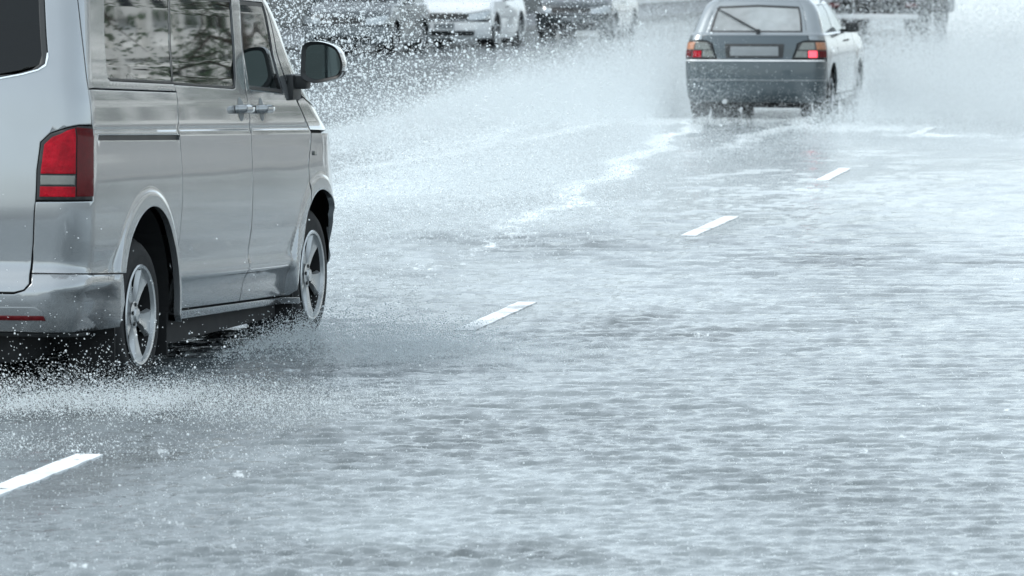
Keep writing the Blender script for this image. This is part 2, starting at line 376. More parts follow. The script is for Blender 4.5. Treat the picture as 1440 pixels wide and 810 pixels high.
def skin_rect(name, sh, t0, t1, z0, z1, mat, parent, off, nt=60, nz=12, both=True, skip=None):
    """plain strip of skin (liners behind the panels)"""
    T = np.linspace(t0, t1, nt); Z = np.linspace(z0, z1, nz); tt, zz = np.meshgrid(T, Z); P = sh.P(tt.ravel(), zz.ravel(), off)
    fs = []
    for j in range(nz - 1):
        for i in range(nt - 1):
            a = j * nt + i
            if skip is not None and skip((P[a] + P[a + nt + 1]) / 2): continue
            fs.append((a, a + 1, a + nt + 1, a + nt))
    m = MB(); m.add(P.tolist(), fs)
    if both: m.add((P * [-1, 1, 1]).tolist(), [f[::-1] for f in fs])
    me = bpy.data.meshes.new(name); me.from_pydata(m.v, [], m.f); me.update(); me.polygons.foreach_set('use_smooth', np.ones(len(me.polygons), bool))
    return link(name, me, mat, parent)
def roof_cap(name, sh, z, mat, parent, rise=.075, run=.3, n=70, steps=7):
    T = np.linspace(sh.tr, sh.tf, n); P = sh.P(T, np.full(n, z)); N = sh.N(T, np.full(n, z)); N[:, 2] = 0; N /= np.maximum(np.linalg.norm(N, axis=1, keepdims=True), 1e-9)
    N[0] = (0, -1, 0); N[-1] = (0, 1, 0); m = MB(); rings = []
    for k in range(steps + 1):
        a = k / steps * math.pi / 2; Q = P - N * run * (1 - math.cos(a)); Q[:, 2] += rise * math.sin(a); Q[:, 0] = np.maximum(Q[:, 0], 0)
        rings.append(np.concatenate([Q, (Q * [-1, 1, 1])[::-1][1:-1]]))
    c = len(rings[0]); V = np.concatenate(rings); fs = [(k * c + i, k * c + (i + 1) % c, (k + 1) * c + (i + 1) % c, (k + 1) * c + i) for k in range(steps) for i in range(c)]
    last = steps * c
    for i in range(n - 1):           # bridge the last ring left to right
        a, b = last + i, last + i + 1; a2 = last + (c - i) % c; b2 = last + c - i - 1
        if i == n - 2: b2 = b
        fs.append((a, b, b2, a2) if len({a, b, b2, a2}) == 4 else tuple(dict.fromkeys((a, b, b2, a2))))
    fs = [f for f in fs if len(set(f)) >= 3]
    m.add(V.tolist(), fs); return m.build(name, mat, parent, smooth=40)

# ------------------------------------------------------------------ wheels
def make_wheel(parent, loc, R, rr, wd, side=1, spokes=5, style='alloy', phase=0.0, rim_mat='alloy'):
    """axle along X, outer face towards +X * side; parts tyre, rim, spokes, hub"""
    s = side
    w = empty('wheel', loc); w.parent = parent
    prof = [(-.03, rr - .004), (.0, rr), (-.004, rr + .012), (.004, rr + .04), (.0, R - .04), (-.022, R - .012), (-.05, R)]
    prof = prof + [(-wd + .05, R), (-wd + .022, R - .012), (-wd, R - .05), (-wd + .01, rr)]
    t = MB().lathe_x([(s * x, r) for x, r in prof], 56)
    for k in range(4):                                      # tread grooves
        x = -.065 - k * (wd - .13) / 3; t.lathe_x([(s * (x - .006), R + .001), (s * (x - .006), R + .007), (s * (x + .016), R + .007), (s * (x + .016), R + .001)], 56)
    t.build('tyre', 'rubber', w, smooth=35)
    MB().lathe_x([(s * x, r) for x, r in [(.004, rr + .006), (.010, rr), (.006, rr - .012), (-.012, rr - .016)]], 56).build('rim', rim_mat, w, smooth=35)
    MB().lathe_x([(s * x, r) for x, r in [(-.012, rr - .016), (-wd * .75, rr - .03)]], 40).build('rim_barrel', 'underbody', w, smooth=35)
    MB().lathe_x([(s * (-.10), 0), (s * (-.10), rr - .035), (s * (-.12), rr - .035), (s * (-.12), 0)], 40).build('brake_disc', 'underbody', w, smooth=35)
    for k in range(spokes):
        a = phase + 2 * math.pi * k / spokes; m = MB(); ro = rr - .006
        sec = [(.035, .030, -.030), (.075, .027, -.024), (.12, .034, -.020), (.17, .052, -.015), (ro - .012, .072, -.008), (ro, .076, -.008)] if style == 'alloy' else [(.03, .05, -.035), (.12, .055, -.03), (ro, .06, -.02)]
        f = (rr / .231)
        vs = []; q = len(sec)
        for (r, hw, x) in sec:
            r = min(r * f, ro); hw *= f
            for (tt, dx) in ((-hw, -.022), (-hw * .82, 0), (-hw * .25, -.004), (hw * .25, -.004), (hw * .82, 0), (hw, -.022)):
                vs.append((s * (x + dx), math.cos(a) * r - math.sin(a) * tt, math.sin(a) * r + math.cos(a) * tt))
        fs = [(i * 6 + j, i * 6 + j + 1, i * 6 + j + 7, i * 6 + j + 6) for i in range(q - 1) for j in range(5)] + [(i * 6 + 5, i * 6, i * 6 + 6, i * 6 + 11) for i in range(q - 1)]
        m.add(vs, fs); m.build('spoke', rim_mat, w, smooth=50)
    MB().lathe_x([(s * (-.024), .062), (s * (-.020), .05), (s * (-.018), .034), (s * (-.008), .030), (s * (-.005), .0)], 24).build('hub', rim_mat, w, smooth=40)
    for k in range(5 if style == 'alloy' else 0):
        a = phase + 2 * math.pi * (k + .5) / 5; MB().tube((s * -.028, .047 * math.cos(a), .047 * math.sin(a)), (s * -.014, .047 * math.cos(a), .047 * math.sin(a)), .009, n=8).build('wheel_bolt', 'black_plastic', w)
    return w
def seat(parent, x, y, z, mat='interior', w=.46, h=.62):
    m = MB().box((x, y, z + .12), (w, .48, .2)).box((x, y - .26, z + .2 + h / 2), (w, .14, h), Matrix.Rotation(rad(8), 3, 'X')).box((x, y - .34, z + .32 + h), (w * .55, .10, .20), Matrix.Rotation(rad(8), 3, 'X'))
    return m.build('seat', mat, parent, smooth=40, bevel=.03)
# ------------------------------------------------------------------ ground, road, water, markings
HD = rad(9.9)                                   # heading of the road, clockwise from +Y
UF = np.array([math.sin(HD), math.cos(HD)]); UR = np.array([math.cos(HD), -math.sin(HD)])
LP = np.array([.09, 29.31])                     # a point on the lane line
def road(f, r): p = LP + UF * f + UR * r; return float(p[0]), float(p[1])   # f metres along the road, r metres to the right of the lane line
def sheet(name, pts, mat, z, kind='structure'):
    me = bpy.data.meshes.new(name); me.from_pydata([(x, y, z) for x, y in pts], [], [tuple(range(len(pts)))]); me.update()
    return tag(link(name, me, mat), kind=kind)
sheet('ground', [(-1500, -300), (1500, -300), (1500, 3000), (-1500, 3000)], 'far_ground', -.03)
def asphalt():
    m, n, l, out = new_mat('asphalt'); p = n.new('ShaderNodeBsdfPrincipled'); tc = n.new('ShaderNodeTexCoord')
    f = noise(n, l, tc.outputs['Object'], .8, 6, .6); g = noise(n, l, tc.outputs['Object'], 160, 3)
    l.new(ramp(n, l, f, [(.3, (.045, .05, .053)), (.7, (.075, .08, .083))]), p.inputs['Base Color']); p.inputs['Roughness'].default_value = .5
    b = n.new('ShaderNodeBump'); b.inputs['Distance'].default_value = .004; l.new(g, b.inputs['Height']); l.new(b.outputs[0], p.inputs['Normal']); l.new(p.outputs[0], out.inputs[0])
asphalt()
RL, RR = -17.3, 9.0                             # road edges, left and right of the lane line
sheet('road', [road(-60, RL), road(-60, RR), road(400, RR), road(400, RL)], 'asphalt', -.012)
for nm, a, b in (('pavement', RL - 5, RL), ('pavement', RR, RR + 4.5)):
    pts = [road(-60, a), road(-60, b), road(400, b), road(400, a)]; m = MB(); m.add([(x, y, -.03) for x, y in pts] + [(x, y, .13) for x, y in pts], [(4, 5, 6, 7), (0, 1, 5, 4), (1, 2, 6, 5), (2, 3, 7, 6), (3, 0, 4, 7)])
    tag(m.build(nm, 'pavement'), kind='structure')
for a, b in ((RL, RL + .15), (RR - .15, RR)):
    pts = [road(-60, a), road(-60, b), road(400, b), road(400, a)]; m = MB(); m.add([(x, y, -.03) for x, y in pts] + [(x, y, .137) for x, y in pts], [(4, 5, 6, 7), (0, 1, 5, 4), (1, 2, 6, 5), (2, 3, 7, 6), (3, 0, 4, 7)])
    tag(m.build('kerb', 'kerb_stone'), kind='structure')

# flooded road surface: real ripples, foam trails behind the hatchback's and the van's wheels
GOLF_P, GOLF_H = (3.02, 62.75), rad(11.0)
def waves(X, Y):
    r = np.random.default_rng(11); h = np.zeros_like(X); gx = .5 + .5 * np.sin(X * .55 + 1.3 * np.sin(Y * .23)) * np.sin(Y * .31 + 1.1 * np.sin(X * .4))
    for i in range(80):
        lam = .045 * (7.5 ** r.random()); th = r.normal(0, 0.5 if lam < .14 else .24) + (math.pi / 2) + HD * .3; k = 2 * math.pi / lam
        amp = (.0046 if lam < .12 else .0030) * lam ** .85 * (.6 + .8 * r.random()); w = .35 + 1.5 * (gx if i % 2 else 1 - gx)
        fade = np.clip((Y * .0105 + .02) , 0, 9); att = np.clip(lam / (Y * Y * 1.6e-4), 0, 1)
        h += amp * w * att * np.sin(k * (math.cos(th) * X + math.sin(th) * Y) + r.random() * 6.28 + 1.5 * np.sin(.7 * X * math.cos(i) + .8 * Y * math.sin(i)))
    return h
DASH = [((-2.02, 18.2), (-1.66, 20.35)), ((-.25, 27.1), (.09, 29.31)), ((1.23, 36.2), (1.65, 38.86)), ((2.69, 45.0), (3.05, 47.47)), ((4.35, 56.2), (4.75, 58.7))]
def build_water():
    rows = [8.0]
    while rows[-1] < 420: y = rows[-1]; rows.append(y + np.clip(y * y * 5.0e-5, .014, 6.0) * (2.5 if y < 15.5 else 1))
    rows = np.array(rows); nc = 430; u = np.linspace(-1, 1, nc); u = np.sign(u) * np.abs(u) ** 1.4
    half = 3.8 + rows * .125
    # sheet edges follow the kerbs; the fine mesh lies in the middle of the road
    cx = rows * .02; X = cx[:, None] + u[None, :] * half[:, None]; Y = np.repeat(rows[:, None], nc, 1)
    el = np.array([-60.]); fpos = (X - LP[0]) * UF[0] + (Y - LP[1]) * UF[1]; rpos = (X - LP[0]) * UR[0] + (Y - LP[1]) * UR[1]
    clear = np.zeros_like(X)  # clear-water patches that also paint dark reflections into the colour, behind the van too
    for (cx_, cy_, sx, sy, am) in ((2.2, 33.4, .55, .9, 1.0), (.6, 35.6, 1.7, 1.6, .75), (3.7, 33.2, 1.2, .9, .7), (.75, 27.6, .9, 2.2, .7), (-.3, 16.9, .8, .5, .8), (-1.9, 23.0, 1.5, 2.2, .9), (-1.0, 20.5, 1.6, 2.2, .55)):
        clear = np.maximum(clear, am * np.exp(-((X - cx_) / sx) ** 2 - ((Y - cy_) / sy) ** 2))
    foam = np.zeros_like(X); Z = .022 + waves(X, Y) * (1 + .9 * clear) * (1 - .9 * np.exp(-(rpos / .2) ** 2) * np.max([np.exp(-((Y - (a_[1] + b_[1]) / 2) / 1.5) ** 4) for a_, b_ in DASH], 0))
    gu = np.array([math.sin(GOLF_H), math.cos(GOLF_H)]); gr = np.array([gu[1], -gu[0]])
    rr = np.random.default_rng(3)
    def trail(px, py, hd, off, length, w0, w1, amp, hgt, wob):
        nonlocal Z, foam
        d = np.array([math.sin(hd), math.cos(hd)]); n = np.array([d[1], -d[0]])
        a = -((X - px) * d[0] + (Y - py) * d[1]); b = (X - px) * n[0] + (Y - py) * n[1] - off
        b = b + wob * np.sin(a * 1.1 + off) + .5 * wob * np.sin(a * 2.7 + 2) ; w = w0 + (w1 - w0) * np.clip(a / length, 0, 1)
        m = np.exp(-(b / w) ** 2) * np.clip(a / 1.0 + .4, 0, 1) * np.clip(1 - a / length, 0, 1) ** .7
        foam = np.maximum(foam, amp * m); Z = Z + hgt * m * (.5 + .5 * np.sin(a * 9 + 3 * np.sin(b * 7)))
    trail(*GOLF_P, rad(5.2), -.66, 33, .10, .24, 1.25, .02, .10); trail(*GOLF_P, rad(9), .70, 16, .12, .3, 1.0, .02, .08)
    trail(1.3, 60.5, rad(11), -.1, 20, .14, .2, 1.25, .02, .06); trail(1.3, 60.5, rad(8), -.9, 16, .14, .3, .8, .01, .1)
    vh = rad(12.93); vo = np.array([-2.593, 23.997]); vr = np.array([math.cos(vh), -math.sin(vh)]); vf = np.array([math.sin(vh), math.cos(vh)])
    for f, s, ln in ((3.025, .85, 3),):
        p = vo + vr * s + vf * f; trail(p[0], p[1], vh, 0, ln, .2, .45, .6, .012, .08)
    # side wash line to the right of the hatchback
    def blob(cx, cy, sx, sy, rot, amp, hgt=0.0):
        nonlocal Z, foam
        c, s_ = math.cos(rot), math.sin(rot); a = (X - cx) * c + (Y - cy) * s_; b = -(X - cx) * s_ + (Y - cy) * c
        m = np.exp(-(a / sx) ** 2 - (b / sy) ** 2); foam = np.maximum(foam, amp * m); Z = Z + hgt * m * np.sin(a * 8 + 4 * np.sin(b * 5)) * .5
    blob(4.6, 56.3, .9, .8, -.55, .62, .02); blob(6.0, 54.6, 1.1, .7, -.45, .55, .02); blob(7.2, 54.0, .8, .5, -.3, .5); blob(3.8, 58.5, 1.2, 1.6, 0, .7, .01); blob(1.7, 61.0, 1.8, 2.0, .2, .7)
    blob(-1.7, 43, 2.2, 4.0, -.2, .66);  
    blob(4.2, 66, 4, 9, 0, .35); 
    V = np.stack([X, Y, Z], -1).reshape(-1, 3); nr = len(rows)
    q = (np.arange(nr - 1)[:, None] * nc + np.arange(nc - 1)[None, :]).ravel(); F = np.stack([q, q + 1, q + nc + 1, q + nc], 1)
    ctr = .25 * (rpos.ravel()[F].sum(1)); F = F[(ctr > RL + .16) & (ctr < RR - .16)]
    me = bpy.data.meshes.new('water'); me.vertices.add(len(V)); me.vertices.foreach_set('co', V.ravel()); me.loops.add(F.size); me.loops.foreach_set('vertex_index', F.ravel().astype(np.int32))
    me.polygons.add(len(F)); me.polygons.foreach_set('loop_start', np.arange(0, F.size, 4, dtype=np.int32)); me.polygons.foreach_set('loop_total', np.full(len(F), 4, dtype=np.int32)); me.update(calc_edges=True); me.validate()
    me.polygons.foreach_set('use_smooth', np.ones(len(me.polygons), bool))
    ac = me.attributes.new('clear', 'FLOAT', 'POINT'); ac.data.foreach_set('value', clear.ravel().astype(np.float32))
    at = me.attributes.new('foam', 'FLOAT', 'POINT'); at.data.foreach_set('value', foam.ravel().astype(np.float32))
    m, n, l, out = new_mat('flood_water'); p = n.new('ShaderNodeBsdfPrincipled'); g = n.new('ShaderNodeNewGeometry')
    def mapped(sx, sy, sz=1): mp = n.new('ShaderNodeMapping'); mp.inputs['Scale'].default_value = (sx, sy, sz); l.new(g.outputs['Position'], mp.inputs['Vector']); return mp.outputs[0]
    big = noise(n, l, mapped(.35, .10), 1, 5, .6); mid = noise(n, l, mapped(2.2, 1.0), 1, 5, .65); fine = noise(n, l, mapped(20, 13), 1, 4, .7); grain = noise(n, l, mapped(64, 40), 1, 3, .7)
    p.inputs['Specular IOR Level'].default_value = .5; p.inputs['IOR'].default_value = 1.40
    l.new(maprange(n, l, mid, .3, .7, .02, .09), p.inputs['Roughness'])
    body = ramp(n, l, big, [(.30, (.06, .073, .078)), (.5, (.16, .183, .193)), (.66, (.29, .325, .34))])
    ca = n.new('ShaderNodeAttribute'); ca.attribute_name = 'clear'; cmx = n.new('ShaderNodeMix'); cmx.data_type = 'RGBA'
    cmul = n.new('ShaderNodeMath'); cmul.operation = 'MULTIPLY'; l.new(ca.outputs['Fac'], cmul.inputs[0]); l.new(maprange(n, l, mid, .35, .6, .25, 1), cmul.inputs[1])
    l.new(cmul.outputs[0], cmx.inputs[0]); l.new(body, cmx.inputs[6]); cmx.inputs[7].default_value = (.022, .028, .030, 1); body = cmx.outputs[2]  # darker base colour where the dark reflections are painted in
    fa = n.new('ShaderNodeAttribute'); fa.attribute_name = 'foam'
    fm = n.new('ShaderNodeMath'); fm.operation = 'MULTIPLY_ADD'; l.new(fa.outputs['Fac'], fm.inputs[0]); fm.inputs[1].default_value = 1.2
    frag = noise(n, l, mapped(9, 3.2), 1, 6, .75); l.new(maprange(n, l, frag, .25, .75, -1.0, .3), fm.inputs[2])
    fm2 = n.new('ShaderNodeMath'); fm2.operation = 'ADD'; l.new(fm.outputs[0], fm2.inputs[0]); l.new(maprange(n, l, mid, .3, .7, -.25, .2), fm2.inputs[1])
    fmask = maprange(n, l, fm2.outputs[0], .0, .35, 0, .9)
    # rain-churned bubbles everywhere, in specks
    speck = maprange(n, l, grain, .62, .76, 0, .3)
    mx = n.new('ShaderNodeMath'); mx.operation = 'MAXIMUM'; l.new(fmask, mx.inputs[0]); l.new(speck, mx.inputs[1])
    cm = n.new('ShaderNodeMix'); cm.data_type = 'RGBA'; l.new(mx.outputs[0], cm.inputs[0]); l.new(body, cm.inputs[6]); cm.inputs[7].default_value = (.70, .76, .78, 1); l.new(cm.outputs[2], p.inputs['Base Color'])
    b1 = n.new('ShaderNodeBump'); b1.inputs['Distance'].default_value = .022; b1.inputs['Strength'].default_value = .42; l.new(fine, b1.inputs['Height'])
    b2 = n.new('ShaderNodeBump'); b2.inputs['Distance'].default_value = .004; b2.inputs['Strength'].default_value = .4; l.new(grain, b2.inputs['Height']); l.new(b1.outputs[0], b2.inputs['Normal']); l.new(b2.outputs[0], p.inputs['Normal'])
    l.new(p.outputs[0], out.inputs[0])
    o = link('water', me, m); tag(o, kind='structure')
    return o
build_water()

# painted dashes of the lane line: thick thermoplastic standing just out of the flood water
def dash_mat(name, lo, hi, c=1.0):
    m, n, l, out = new_mat(name); p = n.new('ShaderNodeBsdfPrincipled'); tc = n.new('ShaderNodeTexCoord')
    f = noise(n, l, tc.outputs['Object'], 30, 5, .7); g = noise(n, l, tc.outputs['Object'], 3, 3)
    ad = n.new('ShaderNodeMath'); ad.operation = 'ADD'; l.new(f, ad.inputs[0]); l.new(g, ad.inputs[1])
    l.new(ramp(n, l, ad.outputs[0], [(lo, (.20, .22, .23)), (lo + .14, (.5 * c, .54 * c, .56 * c)), (hi, (.74 * c, .78 * c, .80 * c))]), p.inputs['Base Color']); p.inputs['Roughness'].default_value = .35; l.new(p.outputs[0], out.inputs[0])
dash_mat('road_paint', .60, 1.1); dash_mat('worn_road_paint', .82, 1.4, .85)
DL = ['painted white lane dash beside the van\'s trailing wheel spray', 'painted white lane dash half washed by the van\'s front wheel spray', 'painted white lane dash between the dark puddle streak and foam', 'short painted white lane dash on the water behind the hatchback', 'small white lane dash beside the hatchback in its right hand wash']
for (a, b), lb, top_z, pmn in zip(DASH, DL, (.030, .027, .028, .030, .028), ('road_paint', 'worn_road_paint', 'worn_road_paint', 'road_paint', 'worn_road_paint')):
    a, b = Vector(a), Vector(b); d = (b - a).normalized(); n = Vector((d.y, -d.x)); w = .056; k = 14; top, bot = [], []
    for i in range(k + 1):
        c = a.lerp(b, i / k)
        for s in (-1, 1): q = c + n * (s * (w + random.uniform(-.006, .004))); top.append((q.x, q.y, top_z)); bot.append((q.x, q.y, -.013))
    m = MB(); q = len(top); m.add(top + bot, [(2 * i, 2 * i + 1, 2 * i + 3, 2 * i + 2) for i in range(k)] + [(q + 2 * i, 2 * i, 2 * i + 2, q + 2 * i + 2) for i in range(k)] + [(2 * i + 1, q + 2 * i + 1, q + 2 * i + 3, 2 * i + 3) for i in range(k)] + [(0, q, q + 1, 1), (2 * k, 2 * k + 1, q + 2 * k + 1, q + 2 * k)])
    tag(m.build('lane_dash', pmn), lb, 'road marking', 'dashes of the lane line')
# ------------------------------------------------------------------ the silver van
def build_van():
    v = empty('passenger_van', (-2.593, 23.997, 0), -rad(12.93))
    tag(v, 'silver passenger van with red tail light and wet tinted windows throwing spray', 'van')
    S = VAN; C = S.tr; CF = S.tf; zl = (.48, .495, .525, .555, 1.178, 1.184, 1.190, 1.197, 1.204, 1.42)
    tl = [(-.842, 1.207), (-.847, .877), (-1.137, .877), (-1.137, 1.01), (-1.122, 1.135), (-1.08, 1.175), (-.995, 1.2), (-.935, 1.21)]
    gseam = [(-.845, 1.212), (-.85, 1.375), (-.88, 1.577), (-.905, 1.768), (-.92, 1.88)]
    rw = [(-1.5, 1.402), (-1.29, 1.42), (-1.19, 1.438), (-1.115, 1.458), (-1.082, 1.48), (-1.07, 1.52), (-1.075, 1.607), (-1.08, 1.765), (-1.11, 1.82)]
    panel('tailgate', S, [[(C, .47), (-1.17, .47), (-1.135, .482), (-1.122, .51), (-1.135, .66), (-1.14, .82)] + tl[2:] + gseam + [(C, 1.88), (C, 1.82)] + rw[::-1] + [(C, 1.40)]], 'silver_paint', v, center=C)
    g = panel('rear_window', S, [[(C, 1.40)] + rw + [(C, 1.82)]], 'rear_glass', v, center=C, off=-.004, gap=.016, flange=0)
    panel('window_seal', S, [[(C, 1.40)] + rw + [(C, 1.82), (C, 1.795)] + [(x - .03, min(max(z, 1.43), 1.795)) for x, z in rw[::-1]] + [(C, 1.43)]], 'black_plastic', g, center=C, off=-.003, gap=.002, flange=0)
    panel('window_trim', S, [[(C, 1.392)] + [(x + .004 if i > 3 else x, z - .008) for i, (x, z) in enumerate(rw[:6])] + [(-1.066, 1.53), (-1.072, 1.53)] + rw[:5][::-1] + [(C, 1.402)]], 'chrome', g, center=C, off=.003, gap=.0, flange=.004)
    # rear bumper and its reflector
    bt = [(-1.118, .555), (-.9, .553), (-.43, .541)]
    bump = panel('rear_bumper', S, [[(C, .465), (-1.165, .465), (-1.128, .480), (-1.114, .51)] + bt + [(-.415, .47), (-.405, .41), (-.47, .30), (-.50, .285), (-.93, .29), (C, .30)]], 'silver_paint', v, center=C, zlines=(.36, .42, .47, .5, .53))
    panel('bumper_recess', S, [[(C, .408), (-1.05, .410), (-1.015, .392), (-.985, .343), (C, .343)]], 'silver_paint', bump, center=C, off=.004, flange=.006)
    panel('reflector', S, [[(C, .372), (-1.003, .372), (-.988, .346), (C, .346)]], 'dark_red_lens', bump, center=C, off=.008, flange=.01)
    panel('bumper_lip', S, [[(C, .298), (-.93, .288), (-.6, .285), (-.6, .262), (-.93, .265), (C, .275)]], 'black_plastic', bump, center=C, off=-.004)
    ar = arc(.02, .41, .425, -8, 162, 26)
    qdoor = [(.51, .31), (.50, .45), (.49, .66), (.515, .86), (.51, 1.0), (.485, 1.14), (.475, 1.19), (.50, 1.363)]
    slot = [(-.775, 1.146), (.47, 1.142), (.475, 1.160), (-.77, 1.164)]
    wt = [(1.585, 1.815), (1.565, 1.607), (1.54, 1.44), (1.51, 1.39), (1.47, 1.383)]
    afr = arc(3.02, .46, .41, 0, 180, 24)
    for s in (1, -1):
        # tail lamp: black housing with lenses standing on it
        lamp = panel('tail_light', S, [tl], 'black_plastic', v, side=s, off=.002)
        top = [(-.955, 1.20), (-.995, 1.185), (-1.07, 1.158), (-1.105, 1.125), (-1.118, 1.01), (-1.119, .995), (-.955, .995)]
        panel('lens', S, [top], 'red_lens', lamp, side=s, off=.010, flange=.01, gap=.001)
        panel('lens', S, [[(-.95, 1.203), (-.95, .895), (-.85, .895), (-.848, 1.198)]], 'dark_red_lens', lamp, side=s, off=.009, flange=.01, gap=.001)
        panel('reverse_lens', S, [[(-.958, .989), (-1.119, .989), (-1.12, .945), (-.958, .945)]], 'clear_lens', lamp, side=s, off=.010, flange=.01, gap=.001)
        panel('lens', S, [[(-.955, .94), (-1.12, .94), (-1.12, .893), (-.955, .893)]], 'red_lens', lamp, side=s, off=.010, flange=.01, gap=.001)
        panel('quarter_panel', S, [[(-1.139, .873), (-1.14, .82), (-1.135, .66)] + bt + ar[::-1] + [(.435, .31)][:0] + [(.44, .335), (.44, .31)] + qdoor + [(-.855, 1.372), (-.846, 1.212), tl[0], tl[1]], slot], 'silver_paint', v, side=s, zlines=zl, h=.036, arcs=((.0, .41, .43, .545),))
        panel('door_rail', S, [slot], 'black_plastic', v, side=s, off=-.014, gap=-.004, flange=0)
        q1 = [(.474, 1.402), (.49, 1.593), (.545, 1.79), (.55, 1.815)]
        w1 = [(-.45, 1.815), (-.485, 1.772), (-.55, 1.58), (-.548, 1.45), (-.535, 1.42), (-.50, 1.411)]
        panel('window_pillar_panel', S, [[(-.855, 1.374), (.50, 1.365)] + q1[:1] + w1[::-1] + q1[-1:] + [(.56, 1.88)] + gseam[::-1][:-1]], 'silver_paint', v, side=s, zlines=zl)
        wins = [('privacy_glass', w1 + q1, 'side_window'), ('privacy_glass', [(.474, 1.399), (.49, 1.593), (.545, 1.79), (.55, 1.815)] + wt, 'side_window')]
        panel('sliding_door', S, [qdoor[1:] + [(.474, 1.399)] + wt[::-1] + [(.55, 1.815), (.56, 1.88), (1.74, 1.88), (1.735, 1.82), (1.70, 1.6), (1.69, 1.365), (1.705, 1.123), (1.715, 1.0), (1.722, .77), (1.715, .55), (1.71, .338), (.505, .338)]], 'silver_paint', v, side=s, zlines=zl, h=.04, arcs=((.0, .41, .45, .53),))
        w3 = [(1.765, 1.382), (2.58, 1.366), (2.63, 1.39), (2.67, 1.562), (2.82, 1.70), (3.0, 1.815), (1.735, 1.815), (1.71, 1.575)]
        fdo = [(1.71, .338), (2.545, .338), (2.56, .40), (2.60, .545), (2.66, .665), (2.72, .745), (2.785, .81), (2.795, .89), (2.80, 1.0), (2.86, 1.13), (2.885, 1.17), (2.86, 1.33), (2.80, 1.40), (2.82, 1.57), (2.97, 1.70), (3.12, 1.815), (3.15, 1.88), (1.745, 1.88), (1.738, 1.82), (1.703, 1.6), (1.693, 1.365), (1.708, 1.123), (1.718, 1.0), (1.725, .77), (1.718, .55)]
        panel('front_door', S, [fdo, w3], 'silver_paint', v, side=s, zlines=zl, h=.04, arcs=((3.02, .46, .43, .52),))
        wins.append(('clear_glass', w3, 'side_window'))
        for mat, lp, nm in wins:
            lp = list(lp); gl = panel(nm, S, [lp], mat, v, side=s, off=-.006, gap=.004, flange=0)
            a = resample(lp, .05); a = a if area2(a) > 0 else a[::-1].copy(); inn = a - outw(a) * (.012 if mat != 'clear_glass' else .02)
            panel('window_seal', S, [a.tolist(), inn.tolist()], 'black_plastic', gl, side=s, off=-.003, gap=.001, flange=0, ring=.002)
        panel('window_pillar_panel', S, [[(2.89, 1.335), (2.83, 1.40), (2.85, 1.57), (3.0, 1.70), (3.15, 1.815), (3.18, 1.88), (3.42, 1.88), (3.40, 1.80), (3.28, 1.65), (3.18, 1.50), (3.10, 1.40), (3.06, 1.355)]], 'silver_paint', v, side=s)
        panel('fender', S, [afr[::-1][:13] [2:] + afr[::-1][13:] + [(3.47, .60), (3.74, .62), (3.74, .80), (3.78, 1.0), (3.80, 1.08), (3.80, 1.158), (2.893, 1.166), (2.868, 1.13), (2.808, 1.0), (2.803, .89), (2.795, .82), (2.74, .77), (2.71, .73)]], 'silver_paint', v, side=s, zlines=zl, h=.03, arcs=((3.02, .46, .415, .52),))
        panel('side_skirt', S, [[(.43, .333), (2.58, .333), (2.6, .295), (.46, .285)]], 'silver_paint', v, side=s, off=.002)
        panel('headlight', S, [[(3.80, .80), (4.2, .80), (4.2, .98), (3.84, 1.05)]], 'lamp_glass', v, side=s, off=.004)
        # handles: a cup-shaped dish, a grip bar and a lock barrel
        for (t0, t1) in ((1.465, 1.64), (1.84, 2.03)):
            zc = 1.283; q = S.P(np.array([t0, (t0 + t1) / 2, t1]), np.full(3, zc), .0) * [s, 1, 1]; n = S.N(np.array([(t0 + t1) / 2]), np.array([zc]))[0] * [s, 1, 1]
            hd = panel('door_handle', S, [[(((t0 + t1) / 2) + .055 * math.cos(a), zc + .058 * math.sin(a)) for a in np.linspace(0, 2 * math.pi, 20, endpoint=False)]], 'truck_grey', v, side=s, off=.001, flange=0, gap=0)
            m = MB(); n3 = Vector(n); pts = [Vector(q[0]) + n3 * .004, Vector(q[0]).lerp(Vector(q[1]), .3) + n3 * .035, Vector(q[1]) + n3 * .042, Vector(q[1]).lerp(Vector(q[2]), .7) + n3 * .035, Vector(q[2]) + n3 * .004]
            for a, b in zip(pts, pts[1:]): m.tube(a, b, .021, n=10)
            for p in pts: m.tube(p - n3 * .001, p + n3 * .017, .021, .012, n=10)
            m.build('grip', 'silver_paint', hd, smooth=50)
        # door mirror
        mr = MB(); yb = 2.50
        sec = [(yb, 1.0), (yb + .03, 1.02), (yb + .10, .97), (yb + .17, .78), (yb + .21, .45)]
        ol = rounded([(.99, 1.365), (1.06, 1.338), (1.195, 1.37), (1.215, 1.43), (1.185, 1.525), (1.09, 1.555), (.998, 1.545)], .05, 5); cx, cz = 1.10, 1.45; k = len(ol); vs = []
        for (y, f) in sec: vs += [(s * (cx + (x - cx) * f), y, cz + (z - cz) * f) for x, z in ol]
        fs = [(i * k + j, i * k + (j + 1) % k, (i + 1) * k + (j + 1) % k, (i + 1) * k + j) for i in range(len(sec) - 1) for j in range(k)] + [tuple(range((len(sec) - 1) * k, len(sec) * k))]
        mr.add(vs, fs); mo = mr.build('door_mirror', 'silver_paint', v, smooth=50)
        fr = MB(); inn = [(cx + (x - cx) * .84 + .004, cz + (z - cz) * .84) for x, z in ol]; fr.add([(s * x, yb, z) for x, z in ol] + [(s * x, yb + .012, z) for x, z in inn], [(j, (j + 1) % k, k + (j + 1) % k, k + j) for j in range(k)]); fr.build('mirror_frame', 'black_plastic', mo, smooth=40)
        gm = MB(); gm.add([(s * x, yb + .011, z) for x, z in inn], [tuple(range(k))]); gm.build('mirror_pane', 'mirror_glass', mo)
